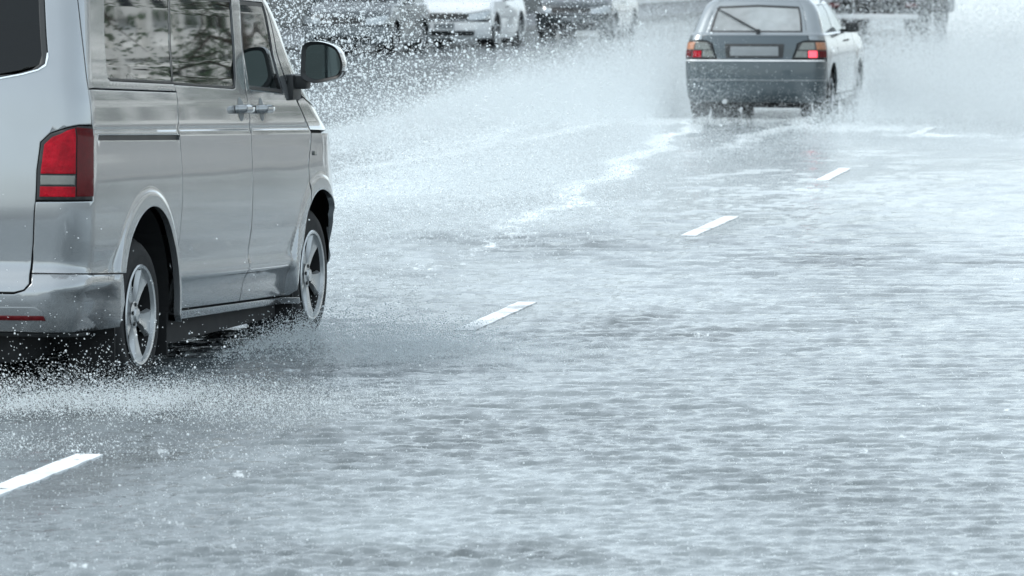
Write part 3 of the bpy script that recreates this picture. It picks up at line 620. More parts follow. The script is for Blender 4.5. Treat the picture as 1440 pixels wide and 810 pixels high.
        lo_ = MB(); lo_.add([(s * (cx + (x - cx) * 1.012), yb + .002 + (i // k) * .09, min(cz + (z - cz) * 1.015, 1.40)) for i, (x, z) in enumerate(ol + ol)], [(j, (j + 1) % k, k + (j + 1) % k, k + j) for j in range(k)]); lo_.build('mirror_skirt', 'black_plastic', mo, smooth=40)
        MB().box((s * .965, 2.56, 1.345), (.11, .09, .07)).box((s * .935, 2.56, 1.32), (.05, .16, .13)).build('mirror_arm', 'black_plastic', mo, smooth=40, bevel=.015)
        # side indicator
        panel('side_repeater', S, [rounded([(2.90, 1.045), (2.96, 1.045), (2.96, 1.075), (2.90, 1.075)], .012)], 'clear_lens', v, side=s, off=.008, flange=.01)
        for cy, cz_, r in ((.02, .39, .45), (3.02, .37, .44)):
            wel = MB(); n = 24; vs = []
            for x in (s * .50, s * (.905 if cy < 1 else .80)):
                for i in range(n + 1): a = rad(-25 + 230 * i / n); vs.append((x, cy + r * math.cos(a), cz_ + r * math.sin(a)))
            wel.add(vs, [(i, i + 1, n + 2 + i, n + 1 + i) for i in range(n)] + [tuple(range(n + 1))])
            wel.build('wheel_well', 'underbody', v)
        make_wheel(v, (s * .905, 0, .337), .348, .228, .235, side=s, phase=rad(-90 + 4))
        make_wheel(v, (s * .905, 3.025, .337), .348, .228, .235, side=s, phase=rad(-90 + 3))
        MB().box((s * .80, .42, .22), (.22, .015, .20)).build('mud_flap', 'rubber', v)
        MB().box((s * .80, 2.60, .20), (.24, .02, .28)).build('mud_flap', 'rubber', v)
        MB().box((s * .80, -.40, .22), (.22, .015, .22)).build('mud_flap', 'rubber', v)
    panel('hood', S, [[(2.893, 1.178), (3.80, 1.168), (3.82, 1.09), (4.2, 1.0), (CF, 1.0), (CF, 1.21), (3.5, 1.235), (3.07, 1.345), (2.89, 1.33)]], 'silver_paint', v, center=CF)
    panel('windshield', S, [[(3.10, 1.352), (3.5, 1.245), (CF, 1.22), (CF, 1.87), (3.45, 1.87), (3.41, 1.80), (3.29, 1.65), (3.19, 1.50), (3.11, 1.40)]], 'clear_glass', v, center=CF, off=-.003, flange=0)
    panel('grille', S, [[(4.22, .80), (CF, .80), (CF, .985), (4.22, .985)]], 'black_plastic', v, center=CF)
    panel('front_bumper', S, [[(3.44, .50), (3.475, .592), (3.745, .612), (3.75, .79), (CF, .79), (CF, .26), (3.6, .26), (3.45, .35)]], 'silver_paint', v, center=CF)
    roof_cap('roof', S, 1.883, 'silver_paint', v)
    def cut(p): return any(math.hypot(p[1] - cy, p[2] + VK * p[1] - cz) < r for cy, cz, r in ((.02, .40, .47), (3.02, .455, .47)))
    skin_rect('body_liner', S, C, CF, .30, 1.355, 'underbody', v, -.035, 150, 24, skip=cut)
    MB().box((0, 1.45, .255), (1.0, 4.3, .17)).build('floor_pan', 'underbody', v); MB().box((0, 1.5, .275), (1.68, 2.1, .24)).build('underbody_light_block', 'underbody', v)  # pan set low and box added to block the light showing under the van
    MB().box((.35, -.55, .25), (.5, .55, .16)).build('spare_wheel_tray', 'underbody', v, bevel=.03); MB().tube((-.5, -.2, .27), (-.5, -.85, .27), .09, n=14).build('exhaust', 'underbody', v, smooth=40); MB().box((0, .0, .30), (1.5, .1, .1)).build('axle', 'underbody', v)
    for (x, y) in ((.42, 2.15), (-.42, 2.15), (.48, 1.25), (0, 1.25), (-.48, 1.25), (.48, .35), (0, .35), (-.48, .35)): seat(v, x, y, .62)
    dsh = MB().box((0, 3.0, 1.15), (1.62, .55, .3)).box((0, 2.72, 1.02), (.5, .2, .5)).build('dashboard', 'interior', v, smooth=40, bevel=.04)
    st = MB(); n = 24; ctr = Vector((-.42, 2.62, 1.17))
    for i in range(n):
        a, b = 2 * math.pi * i / n, 2 * math.pi * (i + 1) / n; R = Matrix.Rotation(rad(60), 3, 'X')
        st.tube(ctr + R @ Vector((.19 * math.cos(a), .19 * math.sin(a), 0)), ctr + R @ Vector((.19 * math.cos(b), .19 * math.sin(b), 0)), .014, n=6)
    st.box(ctr, (.36, .05, .04)).build('steering_wheel', 'black_plastic', v, smooth=40)
    return v
VAN_OBJ = build_van()
# ------------------------------------------------------------------ other cars: one builder, each car its own proportions
def build_car(name, loc, rz, label, group, pm, hw=.84, zb=.92, zr=1.42, yr=-.80, yf=3.40, wb=2.6, Rw=.31, cab=((-.55, 2.15), (-.10, 1.45)), front='grille', bumper=None, rear='plain', glassm='car_glass', wheel='steel', zbt=.555):
    v = empty(name, loc, rz); tag(v, label, 'car', group); bumper = bumper or pm
    (b0, b1), (r0, r1) = cab; zt, zb = zb, .92; zm = ([.0, .28, .555, .92], [.0, .28, zbt, zt]); inv = lambda z: float(np.interp(z, zm[1], zm[0]))
    LO = Shell(W=[(.18, hw - .07), (.28, hw - .025), (.42, hw - .005), (.60, hw), (.72, hw - .008), (zb, hw - .05)],
               Yr=[(.18, yr + .10), (.28, yr + .02), (.40, yr), (.555, yr + .005), (.58, yr + .055), (.75, yr + .07), (zb, yr + .12)],
               Yf=[(.18, yf - .12), (.26, yf - .03), (.40, yf), (.56, yf - .01), (.70, yf - .06), (.80, yf - .14), (zb, yf - .42)],
               ar=[(.18, .20), (zb, .18)], br=[(.18, .20), (zb, .18)], af=[(.18, .42), (zb, .40)], bf=[(.18, .36), (zb, .34)],
               T0r=yr + .24, T1r=yr + .55, T0f=yf - .45, T1f=yf - 1.0, flares=((0, Rw + .02, Rw + .05, .06, .012), (wb, Rw + .02, Rw + .05, .06, .012)), Lref=hw - .22, crown=.05, bulge=.01, Lc=(.30, .6))
    LO.zm = zm; zb = zt
    UP = Shell(W=[(zb - .02, hw - .055), (zr - .06, hw - .20), (zr, hw - .26)], Yr=[(zb - .02, b0), (zr, r0)], Yf=[(zb - .02, b1), (zr, r1)],
               ar=[(zb - .02, .16), (zr, .12)], br=[(zb - .02, .16), (zr, .12)], af=[(zb - .02, .30), (zr, .26)], bf=[(zb - .02, .26), (zr, .22)],
               T0r=b0 + .3, T1r=b0 + .9, T0f=b1 - .5, T1f=b1 - 1.0, Lref=hw - .30, crown=.04, bulge=.0, Lc=(.22, .42))
    C, CF, U, UF_ = LO.tr, LO.tf, UP.tr, UP.tf; ra = Rw + .055
    a1, a2 = ([(y, inv(z)) for y, z in arc(q, Rw + .02, ra, -10, 190, 18)] for q in (0, wb)); zu, zb = zb, .92
    cT = LO.T0r - LO.Lcr            # where the rear face begins
    fT = LO.T0f + LO.Lcf
    d1, d2 = .42 + ra * .2, wb - ra - .10; dm = (d1 + d2) / 2 + .05
    lamp_r = [(LO.T0r - .06, .585), (cT - .20, .585), (cT - .13, .80), (cT - .06, .83), (LO.T0r - .06, .83)]
    panel('rear_bumper', LO, [[(C, .20), (-ra - .08, .20), (-ra - .06, .40), (-ra - .10, .555), (C, .555)]], bumper, v, center=C, gap=.004)
    panel('tailgate', LO, [[(C, .57), (cT - .21, .57), (cT - .14, .80), (cT - .06, .84), (cT, .845), (cT, zb), (C, zb)]], 'hatch_dark' if rear == 'hatch' else pm, v, center=C, gap=.004)
    plate = panel('number_plate', LO, [[(C, .62), (C + .28, .62), (C + .28, .76), (C, .76)]], 'plate', v, center=C, off=.01, flange=.01)
    for s in (1, -1):
        tlo = panel('tail_light', LO, [lamp_r], 'black_plastic', v, side=s, off=.003, gap=.003)
        x0, x1 = LO.T0r - .065, cT - .15
        if rear == 'hatch': panel('brake_lens', LO, [[(x0 - .15, .60), (x0 - .26, .60), (x0 - .26, .70), (x0 - .15, .70)]], 'lit_red_lens' if s > 0 else 'red_lens', tlo, side=s, off=.008, flange=.008); panel('smoked_lens', LO, [[(x0 - .27, .60), (x1 - .03, .60), (x1, .70), (x0 - .27, .70)]], 'smoked_lens', tlo, side=s, off=.008, flange=.008)
        else: panel('brake_lens', LO, [[(x0 - .14, .60), (x1 - .03, .60), (x1, .70), (x0 - .14, .70)]], 'red_lens', tlo, side=s, off=.008, flange=.008)
        panel('fog_lens', LO, [[(x0, .60), (x0 - .13, .60), (x0 - .13, .70), (x0, .70)]], 'dark_red_lens', tlo, side=s, off=.008, flange=.008)
        panel('indicator_lens', LO, [[(x0, .71), (x0 - .16, .71), (x0 - .16, .82), (x0, .82)]], 'amber_lens', tlo, side=s, off=.008, flange=.008)
        panel('reverse_lens', LO, [[(x0 - .17, .71), (x1 + .01, .71), (x1 + .07, .815), (x0 - .17, .82)]], 'smoked_lens' if rear == 'hatch' else 'clear_lens', tlo, side=s, off=.008, flange=.008)
        panel('rear_quarter', LO, [[(LO.T0r - .055, .575), (-ra - .105, .565)] + a1[::-1][2:-1] + [(d1 - .04, .30), (d1, .45), (d1, zb), (cT + .004, zb), (cT + .004, .85), (LO.T0r - .055, .84)]], pm, v, side=s, h=.06, zlines=(.72,))
        panel('rear_door', LO, [[(d1, .46), (d1 - .035, .285), (dm, .285), (dm, zb), (d1, zb)]], pm, v, side=s, h=.07, zlines=(.72,))
        fd = panel('front_door', LO, [[(dm, .285), (d2 + .02, .285), (d2, .5), (d2 - .02, zb), (dm, zb)]], pm, v, side=s, h=.07, zlines=(.72,))
        for dd in (dm - .16, d2 - .98 if d2 - .98 > dm else dm + .1):
            panel('door_handle', LO, [rounded([(dd, .80), (dd + .13, .80), (dd + .13, .83), (dd, .83)], .012)], 'black_plastic', v, side=s, off=.018, flange=.02)
        panel('fender', LO, [[(d2 + .03, .30)] + a2[::-1][1:-2] + [(wb + ra + .05, .55), (LO.T0f + .14, .57), (LO.T0f + .14, zb), (d2 - .015, zb), (d2 + .005, .5)]], pm, v, side=s, h=.06, zlines=(.72,))
        panel('side_skirt', LO, [[(d1 - .12, .28), (d2 + .08, .28), (d2 + .1, .19), (d1 - .1, .19)]], bumper if rear == 'hatch' else pm, v, side=s)
        hl = panel('headlight', LO, [[(LO.T0f + .15, .60), (fT + .12, .58), (fT + .12, .70), (LO.T0f + .25, .76), (LO.T0f + .15, .74)]], 'lamp_glass', v, side=s, off=.004)
        make_wheel(v, (s * (hw - .02), 0, Rw), Rw, Rw * .60, .19, side=s, style=wheel, phase=.3, rim_mat='alloy' if wheel == 'alloy' else 'steel')
        make_wheel(v, (s * (hw - .02), wb, Rw), Rw, Rw * .60, .19, side=s, style=wheel, phase=.9, rim_mat='alloy' if wheel == 'alloy' else 'steel')
        # side glass between pillars
        T0, T1 = UP.T0r, UP.T0f; bp = (T0 + T1) / 2
        h1 = rounded([(T0 + .02, zu + .02), (bp - .04, zu + .02), (bp - .04, zr - .05), (T0 + .14, zr - .05)], .03); h2 = rounded([(bp + .04, zu + .02), (T1 + .02, zu + .02), (T1 - .12, zr - .05), (bp + .04, zr - .05)], .03)
        hz = (UP.T0r - UP.Lcr)
        panel('cabin_side', UP, [[(hz - .02, zu - .005), (T1 + UP.Lcf - .04, zu - .005), (T1 + UP.Lcf - .04, zr - .002), (hz - .02, zr - .002)], h1, h2], pm, v, side=s, h=.06, gap=.001)
        for hh in (h1, h2): panel('side_window', UP, [hh], glassm, v, side=s, off=-.004, gap=.001, flange=0)
        m = MB(); mo = (s * (hw + .06), b1 - .62, zu + .07); m.box(mo, (.17, .09, .12)); mm = m.build('door_mirror', 'black_plastic' if rear == 'hatch' else pm, v, smooth=40, bevel=.025)
        MB().box((s * (hw - .02), b1 - .60, zu + .03), (.12, .05, .04)).build('mirror_arm', 'black_plastic', mm)
    rwl = [(U, zu + .035), (UP.T0r - UP.Lcr - .06, zu + .035), (UP.T0r - UP.Lcr - .055, zr - .07), (U, zr - .05)]
    panel('rear_pillar_frame', UP, [[(U, zu - .005), (hz - .022, zu - .005), (hz - .022, zr - .002), (U, zr - .002), (U, zr - .05)] + rwl[1:3][::-1] + [(U, zu + .035)]], 'chrome' if False else pm, v, center=U, h=.06, gap=.001)
    g = panel('rear_window', UP, [rwl], glassm, v, center=U, off=-.003, gap=.012, flange=0)
    panel('window_seal', UP, [[(U, zu + .035)] + [rwl[1], rwl[2], (U, zr - .05), (U, zr - .075), (rwl[2][0] - .025, zr - .095), (rwl[1][0] - .025, zu + .055), (U, zu + .055)]], 'black_plastic', g, center=U, off=-.001, gap=.001, flange=0)
    ft = UP.T0f + UP.Lcf - .038
    panel('windshield', UP, [[(ft + .03, zu + .02), (UF_, zu + .02), (UF_, zr - .03), (ft + .03, zr - .03)]], glassm, v, center=UF_, off=-.003, gap=.002, flange=0)
    panel('windshield_frame', UP, [[(ft, zu - .005), (UF_, zu - .005), (UF_, zu + .02), (ft + .03, zu + .02), (ft + .03, zr - .03), (UF_, zr - .03), (UF_, zr - .002), (ft, zr - .002)]], pm, v, center=UF_, gap=.0005)
    roof_cap('roof', UP, zr, pm, v, rise=.035, run=.25, n=40, steps=4)
    deck = roof_cap('hood', LO, zb, pm, v, rise=.06, run=.30, n=50, steps=5)
    # front end
    panel('front_bumper', LO, [[(LO.T0f - .02, .20), (CF, .20), (CF, .26), (fT - .05, .26), (fT - .05, .37), (CF, .37), (CF, .56), (LO.T0f + .12, .56), (wb + ra + .06, .54), (wb + ra + .06, .35)]], bumper, v, center=CF, h=.06)
    panel('air_intake', LO, [[(fT - .06, .255), (CF, .255), (CF, .375), (fT - .06, .375)]], 'black_plastic', v, center=CF, off=-.012, gap=0, flange=0)
    gr = panel('grille', LO, [[(fT + .13, .575), (CF, .575), (CF, .70), (fT + .13, .70)]], 'black_plastic', v, center=CF, off=-.004)
    panel('grille_bar', LO, [[(fT + .10, .578), (CF, .578), (CF, .592), (fT + .10, .592)]], 'chrome', gr, center=CF, off=.008)
    panel('nose_panel', LO, [[(LO.T0f + .15, .75), (LO.T0f + .25, .77), (fT + .12, .71), (CF, .71), (CF, zb), (LO.T0f + .15, zb)]], pm, v, center=CF, h=.06)
    panel('front_plate', LO, [[(CF - .26, .42), (CF, .42), (CF, .53), (CF - .26, .53)]], 'plate', v, center=CF, off=.012, flange=.012)
    def cut(p): return math.hypot(p[1], p[2] - Rw) < Rw + .1 or math.hypot(p[1] - wb, p[2] - Rw) < Rw + .1
    skin_rect('body_liner', LO, C, CF, .24, zb - .01, 'underbody', v, -.035, 90, 12, skip=cut)
    MB().box((0, wb / 2, .26), (hw * 1.6, wb + 1.0, .05)).build('floor_pan', 'underbody', v)
    for sy in (0, wb):
        for s in (1, -1): MB().box((s * (hw - .32), sy, Rw + .03), (.04, Rw * 2.4, .62)).build('wheel_well', 'underbody', v)
    for x in (-.36, .36): seat(v, x, (b0 + b1) / 2 + .15, .38, h=.55)
    MB().box((0, b0 + .75, .75), (hw * 1.5, .18, .36)).build('rear_seat', 'interior', v, smooth=40, bevel=.04)
    MB().box((0, b1 - .25, zu - .08), (hw * 1.6, .35, .18)).build('dashboard', 'interior', v, smooth=40, bevel=.04)
    if rear == 'hatch':
        # window wiper, plate recess, bumper highlight strip, exhaust
        p0, p1 = UP.P(np.array([U + .03]), np.array([zu + .03]), .03)[0], UP.P(np.array([U + .50]), np.array([zu + .30]), .03)[0]
        p0 = p0 * [1, 1, 1]; w = MB().tube(p0 * [1, 1, 1], (p0 * .45 + p1 * .55) * [-1, 1, 1] if False else p0 * .5 + p1 * [-1, 1, 1] * .5, .012, .010, n=6).build('rear_wiper', 'black_plastic', v)
        q1 = p1 * [-1, 1, 1]; mid = p0 * .5 + q1 * .5
        MB().tube(mid * 1.0 + (q1 - p0) * -.12, q1, .012, .008, n=6).build('wiper_blade', 'black_plastic', w)
        MB().box((float(p0[0]) , float(p0[1]) - .01, float(p0[2])), (.05, .05, .05)).build('wiper_pivot', 'black_plastic', w, bevel=.01)
        panel('plate_recess', LO, [[(C, .592), (C + .33, .592), (C + .35, .80), (C, .80)]], 'black_plastic', v, center=C, off=.004, flange=.004)
        panel('bumper_highlight', LO, [[(C, .548), (LO.T0r - .1, .548), (LO.T0r - .1, .562), (C, .562)]], 'pale_metal', v, center=C, off=.012, flange=.012)  # pale strip painted in for the highlight along the bumper top
        panel('bumper_groove', LO, [[(C, .40), (LO.T0r - .1, .40), (LO.T0r - .1, .412), (C, .412)]], 'truck_grey', v, center=C, off=.008, flange=.01)
        MB().box((0, yr + .30, .24), (1.15, .35, .20)).build('fuel_tank', 'underbody', v, bevel=.04); MB().box((0, .0, .26), (1.4, .09, .09)).build('axle', 'underbody', v)
        MB().tube((-.35, yr + .2, .22), (-.35, yr - .02, .22), .03, n=10).build('exhaust', 'steel', v, smooth=40)
    return v
HATCH = build_car('hatchback', (GOLF_P[0], GOLF_P[1], 0), -GOLF_H, 'old blue-grey hatchback with a lit red tail light driving through deep water', None, 'hatch_paint', hw=.86, zb=1.01, zr=1.42, zbt=.705, yr=-.66, yf=3.40, wb=2.52, Rw=.30, cab=((-.53, 2.0), (-.20, 1.25)), bumper='hatch_dark', rear='hatch', glassm='hatch_glass')
BACK = rad(180 - 11)
PG = 'cars parked along the far left kerb'
def parked(fx, fy, label, yf, **kw):
    """place a parked car by the middle of its front bumper"""
    d = Vector((-math.sin(rad(11)), -math.cos(rad(11)))); return build_car('parked_car', (fx - d.x * yf, fy - d.y * yf, 0), BACK, label, PG, yf=yf, **kw)
parked(-1.40, 108.0, 'white parked car with dark grille facing the oncoming spray', 3.45, pm='white_paint', hw=.95, zb=.98, zr=1.48, wb=2.65, Rw=.34, wheel='alloy')
parked(1.35, 119.5, 'black parked car standing behind the white one', 3.42, pm='dark_paint', hw=.90, zb=.95, zr=1.45, wheel='alloy')
parked(-3.3, 101.2, 'dark parked car with a grey bumper in front of the white one', 3.40, pm='dark_paint', bumper='truck_grey', hw=.90, zb=.96, zr=1.45)

# ------------------------------------------------------------------ the box truck ahead
def build_truck():
    v = empty('box_truck', (8.75, 126.0, 0), -rad(11)); tag(v, 'dark box truck with pale rear beam driving ahead of the hatchback', 'truck')
    MB().box((0, 3.2, 2.15), (2.45, 6.2, 2.3)).build('cargo_box', 'truck_grey', v, bevel=.04)
    for s in (1, -1):
        MB().box((s * .60, .085, 2.15), (1.14, .03, 2.1)).build('cargo_door', 'truck_grey', v, bevel=.01)
        MB().box((s * .95, -.02, .72), (.42, .08, .15)).build('lamp_board', 'black_plastic', v, bevel=.015)
        MB().box((s * .95, -.07, .72), (.28, .03, .10)).build('tail_light', 'dark_red_lens', v, bevel=.01)
        MB().box((s * .92, 1.0, .42), (.56, .02, .62)).build('mud_flap', 'rubber', v)
        for k, x in enumerate((.80, 1.06)): MB().lathe_x([(s * (x - .11), .22), (s * (x - .12), .42), (s * (x - .08), .47), (s * (x + .08), .47), (s * (x + .12), .42), (s * (x + .10), .24), (s * (x + .02), .20), (s * (x + .02), 0)], 40).build('wheel', 'rubber', v, smooth=35).location = (0, 1.7, .47)
        MB().lathe_x([(s * .88, .22), (s * .86, .42), (s * .90, .47), (s * 1.10, .47), (s * 1.14, .42), (s * 1.12, .24), (s * 1.05, 0)], 40).build('wheel', 'rubber', v, smooth=35).location = (0, 5.9, .47)
        MB().box((s * .42, 3.4, .85), (.09, 6.4, .22)).build('chassis_rail', 'black_plastic', v)
        MB().box((s * .75, .12, .58), (.08, .08, .28)).build('beam_bracket', 'black_plastic', v)
    MB().box((0, .02, .92), (2.42, .14, .12)).build('rear_beam', 'pale_metal', v, bevel=.012)
    MB().box((0, .06, .45), (2.2, .08, .12)).build('underrun_bar', 'pale_metal', v, bevel=.012)
    MB().tube((-.9, 1.7, .47), (.9, 1.7, .47), .10, n=12).build('axle', 'underbody', v)
    MB().box((0, 7.4, 1.5), (2.2, 1.9, 2.1)).build('cab', 'truck_grey', v, bevel=.12, smooth=40)
    MB().box((0, 8.34, 1.95), (1.9, .04, .8)).build('windshield', 'window_dark', v, bevel=.02)
    return v
build_truck()

# ------------------------------------------------------------------ street fronts and trees beside the road (seen mirrored in the van's side)
def building(name, f0, f1, r, out, h, label, mat, floors, wgap=2.0, ww=1.0, trim='stone_trim'):
    """front wall along the road at r; out = +1 when the front faces left (building on the right side)"""
    x, y = road(f0, r); v = empty(name, (x, y, 0), -HD); tag(v, label, 'building'); L = f1 - f0; s = out
    MB().box((s * 5, L / 2, h / 2), (10, L, h)).build('wall', mat, v)
    MB().box((-s * .12, L / 2, .45), (.3, L + .1, .9)).build('plinth', trim, v); MB().box((-s * .2, L / 2, h - .2), (.6, L + .2, .4)).build('cornice', trim, v)
    n = int(L / wgap); fh = h / floors
    fr = wd = None
    for k in range(floors):
        if k: MB().box((-s * .06, L / 2, k * fh), (.18, L + .04, .22)).build('string_course', trim, v)
        for i in range(n):
            yc = (i + .5) * L / n; zc = k * fh + fh * .53; hh = fh * .58
            if fr is None:
                fr = MB().box((0, 0, hh / 2 + .07), (.16, ww + .28, .14)).box((0, 0, -hh / 2 - .07), (.22, ww + .34, .14)).box((0, -ww / 2 - .07, 0), (.16, .14, hh)).box((0, ww / 2 + .07, 0), (.16, .14, hh)).build('window', trim, v)
                wd = MB().box((0, 0, 0), (.05, ww - .004, hh - .004)).build('pane', 'window_dark', fr)
                a = fr
            else: a = copy_tree(fr, v)
            a.location = (-s * .075, yc, zc)
    for i in range(n + 1):
        yc = i * L / n; MB().box((-s * .07, yc, h / 2), (.2, .36, h - .6)).build('pilaster', trim, v)
    return v
building('town_house', 8, 62, 15.5, 1, 13, 'pale stucco street front with tall dark windows beyond the right pavement', 'stucco', 4)
building('town_house', 66, 110, 16.5, 1, 16, 'taller pale stone house front further up the right pavement', 'stone_trim', 5)
building('town_house', 40, 150, -25.0, -1, 12, 'long dark street front behind the row of parked cars', 'stucco_dark', 4, wgap=3.0, ww=1.3, trim='stucco_dark')
building('town_house', 154, 300, -25.0, -1, 14, 'tall pale grey street front beyond the end of the parked cars', 'stone_trim', 4, wgap=4.0, ww=1.5)
def tree(f, r, h, label, seed, low=1.0, n=5200, spread=2.4):
    x, y = road(f, r); rg = random.Random(seed); v = empty('street_tree', (x, y, .13)); tag(v, label, 'tree', 'street trees along the right pavement')
    t = MB(); p = Vector((0, 0, -.1)); r0 = .2; tips = []
    for k in range(6):
        q = p + Vector((rg.uniform(-.12, .12), rg.uniform(-.12, .12), h * .13)); t.tube(p, q, r0, r0 * .85, n=10, cap=False); p = q; r0 *= .85
        if k >= 1:
            for b in range(3):
                a = rg.uniform(0, 6.28); l_ = spread * rg.uniform(.6, 1.05); e = p + Vector((math.cos(a) * l_, math.sin(a) * l_, rg.uniform(-.7, .6))); m1 = p.lerp(e, .5) + Vector((0, 0, .35))
                t.tube(p, m1, r0 * .45, r0 * .28, n=6, cap=False); t.tube(m1, e, r0 * .28, .012, n=6, cap=False); tips += [m1, e, e]
                for c in range(3):
                    e2 = e + Vector((rg.uniform(-.7, .7), rg.uniform(-.7, .7), rg.uniform(-1.0, .5))); t.tube(m1.lerp(e, .7), e2, .015, .006, n=5, cap=False); tips += [e2, e2]
    t.build('trunk', 'bark', v, smooth=60)
    vs, fs = [], []
    for i in range(n):
        c = rg.choice(tips); o = Vector((rg.gauss(0, .2), rg.gauss(0, .2), rg.gauss(-.12, .26))); c = c + o
        if c.z < low: c.z = low + rg.random() * .4
        a = Vector((rg.gauss(0, 1), rg.gauss(0, 1), rg.gauss(-.6, .6))).normalized(); b = a.orthogonal().normalized(); L = rg.uniform(.07, .14); w = L * .28; k = len(vs)
        vs += [c, c + a * L * .5 + b * w, c + a * L, c + a * L * .5 - b * w]; fs.append((k, k + 1, k + 2, k + 3))
    me = bpy.data.meshes.new('crown'); me.from_pydata([tuple(q) for q in vs], [], fs); me.update(); link('crown', me, 'leaf', v)
for i, (f, lb) in enumerate(((20.5, 'leafy street tree with drooping twigs at the near end of the pale house front'), (31.5, 'low branching street tree before the middle of the pale house'), (45, 'street tree before the far half of the pale stucco house'))):
    tree(f, 10.8 + .3 * (i % 2), 5.0 + .4 * (i % 3), lb, 20 + i, low=.5, n=3600, spread=1.5)
# ------------------------------------------------------------------ spray: real drops (spheres), no card, no volume trick
def drop_nodes():
    g = bpy.data.node_groups.new('drops_to_spheres', 'GeometryNodeTree')
    g.interface.new_socket('Geometry', in_out='INPUT', socket_type='NodeSocketGeometry'); g.interface.new_socket('Material', in_out='INPUT', socket_type='NodeSocketMaterial'); g.interface.new_socket('Geometry', in_out='OUTPUT', socket_type='NodeSocketGeometry')
    i = g.nodes.new('NodeGroupInput'); o = g.nodes.new('NodeGroupOutput'); mp = g.nodes.new('GeometryNodeMeshToPoints'); at = g.nodes.new('GeometryNodeInputNamedAttribute'); at.data_type = 'FLOAT'; at.inputs['Name'].default_value = 'rad'
    sm = g.nodes.new('GeometryNodeSetMaterial')
    g.links.new(i.outputs[0], mp.inputs['Mesh']); g.links.new(at.outputs[0], mp.inputs['Radius']); g.links.new(mp.outputs[0], sm.inputs[0]); g.links.new(i.outputs[1], sm.inputs['Material']); g.links.new(sm.outputs[0], o.inputs[0])
    return g, g.interface.items_tree['Material'].identifier
DROPS, DMAT = drop_nodes()
def spray(name, P, R, label, mat='water_drop'):
    P = np.asarray(P, np.float32); R = np.asarray(R, np.float32); k = P[:, 2] > .012; P, R = P[k], R[k]
    me = bpy.data.meshes.new(name); me.vertices.add(len(P)); me.vertices.foreach_set('co', P.ravel()); a = me.attributes.new('rad', 'FLOAT', 'POINT'); a.data.foreach_set('value', R); me.update()
    o = link(name, me, mat); tag(o, label, 'spray', kind='stuff'); md = o.modifiers.new('drops', 'NODES'); md.node_group = DROPS; md[DMAT] = MATS[mat]
    return o
def clump(P, scale, amt, seed, thr=.0):
    """uneven density: keep drops where a sum of random waves is high"""
    r = np.random.default_rng(seed); v = np.zeros(len(P))
    for i in range(9):
        k = r.normal(0, 1, 3) * scale; v += np.sin(P @ k + r.random() * 6.28)
    v /= 3; return r.random(len(P)) < np.clip(1 - amt + amt * (v - thr), 0.02, 1)
def vloc(f, r): vh = rad(12.93); return np.array([-2.593 + math.cos(vh) * r + math.sin(vh) * f, 23.997 - math.sin(vh) * r + math.cos(vh) * f])
VR = np.array([math.cos(rad(12.93)), -math.sin(rad(12.93))]); VF = np.array([math.sin(rad(12.93)), math.cos(rad(12.93))])
def fan(n, f0, r0, length, dirs, h, back, seed, expo=1.6, base=.03):
    """sheet of drops thrown sideways from a van wheel and left behind as it drives on"""
    r = np.random.default_rng(seed); l_ = length * r.random(n) ** expo; b = back * r.random(n) ** 1.1; a = r.normal(0, .12, n)
    x0 = vloc(f0, r0); xy = x0 + np.outer(l_ * dirs, VR) + np.outer(-b + l_ * a, VF)
    u = l_ / length; z = base + h * (.25 + u) * np.clip(1.15 - u, 0, 1) * np.abs(r.normal(0, .6, n)) + np.abs(r.normal(0, .02, n))
    return np.column_stack([xy, z])
def lognorm(n, med, sig, lo, hi, seed): return np.clip(med * np.exp(np.random.default_rng(seed).normal(0, sig, n)), lo, hi)
rs = np.random.default_rng(77)
# big splash thrown up beyond the van's nose
n = 270000; Y = 29.5 + 15 * rs.random(n) ** 1.2; lat = rs.random(n); 
X = (-2.6 + (Y - 28) * .11) + np.abs(rs.normal(0, 1.0, n)) * (.75 + (Y - 29) * .09); Z = rs.exponential(.85, n) * np.exp(-np.clip(X - (-1.6 + (Y - 28) * .11), 0, 9) * .28)
P = np.column_stack([X, Y, Z]); k = clump(P, 1.6, .55, 5) & (Z < 3.2) & (X - (-2.6 + (Y - 28) * .11) < 2.9 - 1.2 * rs.random(n)); P = P[k]
spray('splash_drops', P, lognorm(len(P), .0022, .55, .001, .010, 1), 'tall burst of white splash drops beyond the nose of the van')
# low fans from the van's wheels
A = [fan(15000, 2.9, .95, 1.9, 1, .15, 1.9, 21, 1.9), fan(30000, 2.85, .9, 1.1, 1, .34, 1.5, 22), fan(20000, -.1, .80, 1.8, 1, .10, 3.4, 23, 1.5), fan(12000, -.15, .6, 1.0, 1, .30, 2.2, 24)]
M = np.concatenate([fan(130000, 2.9, .95, 1.7, 1, .12, 2.2, 41, 1.7), fan(110000, 2.85, .9, 1.0, 1, .24, 1.8, 42), fan(90000, -.1, .80, 1.5, 1, .10, 3.6, 43, 1.5), fan(60000, -.15, .6, .9, 1, .20, 2.6, 44)]); M = M[clump(M, 2.0, .7, 16)]
spray('wheel_mist', M, lognorm(len(M), .0010, .35, .0005, .003, 17), 'soft grey mist hanging low beside the van\'s wheels', 'mist_drop')
P = np.concatenate(A)[::2]; P = P[clump(P, 2.2, .5, 6)]
spray('wheel_spray', P, lognorm(len(P), .0017, .38, .0008, .005, 2), 'low fan of drops thrown sideways by the van\'s wheels')
n = 14000; b = rs.random(n); P = vloc(-.6, 0) + np.outer(rs.normal(0, .95, n), VR) + np.outer(-b * 3.0, VF); P = np.column_stack([P, .03 + rs.exponential(.16, n) * (1.1 - .5 * b)]); P = P[clump(P, 2.5, .6, 8)]
spray('wheel_spray', P, lognorm(len(P), .0017, .42, .001, .005, 3), 'loose drops trailing in the dark behind the van\'s rear bumper')
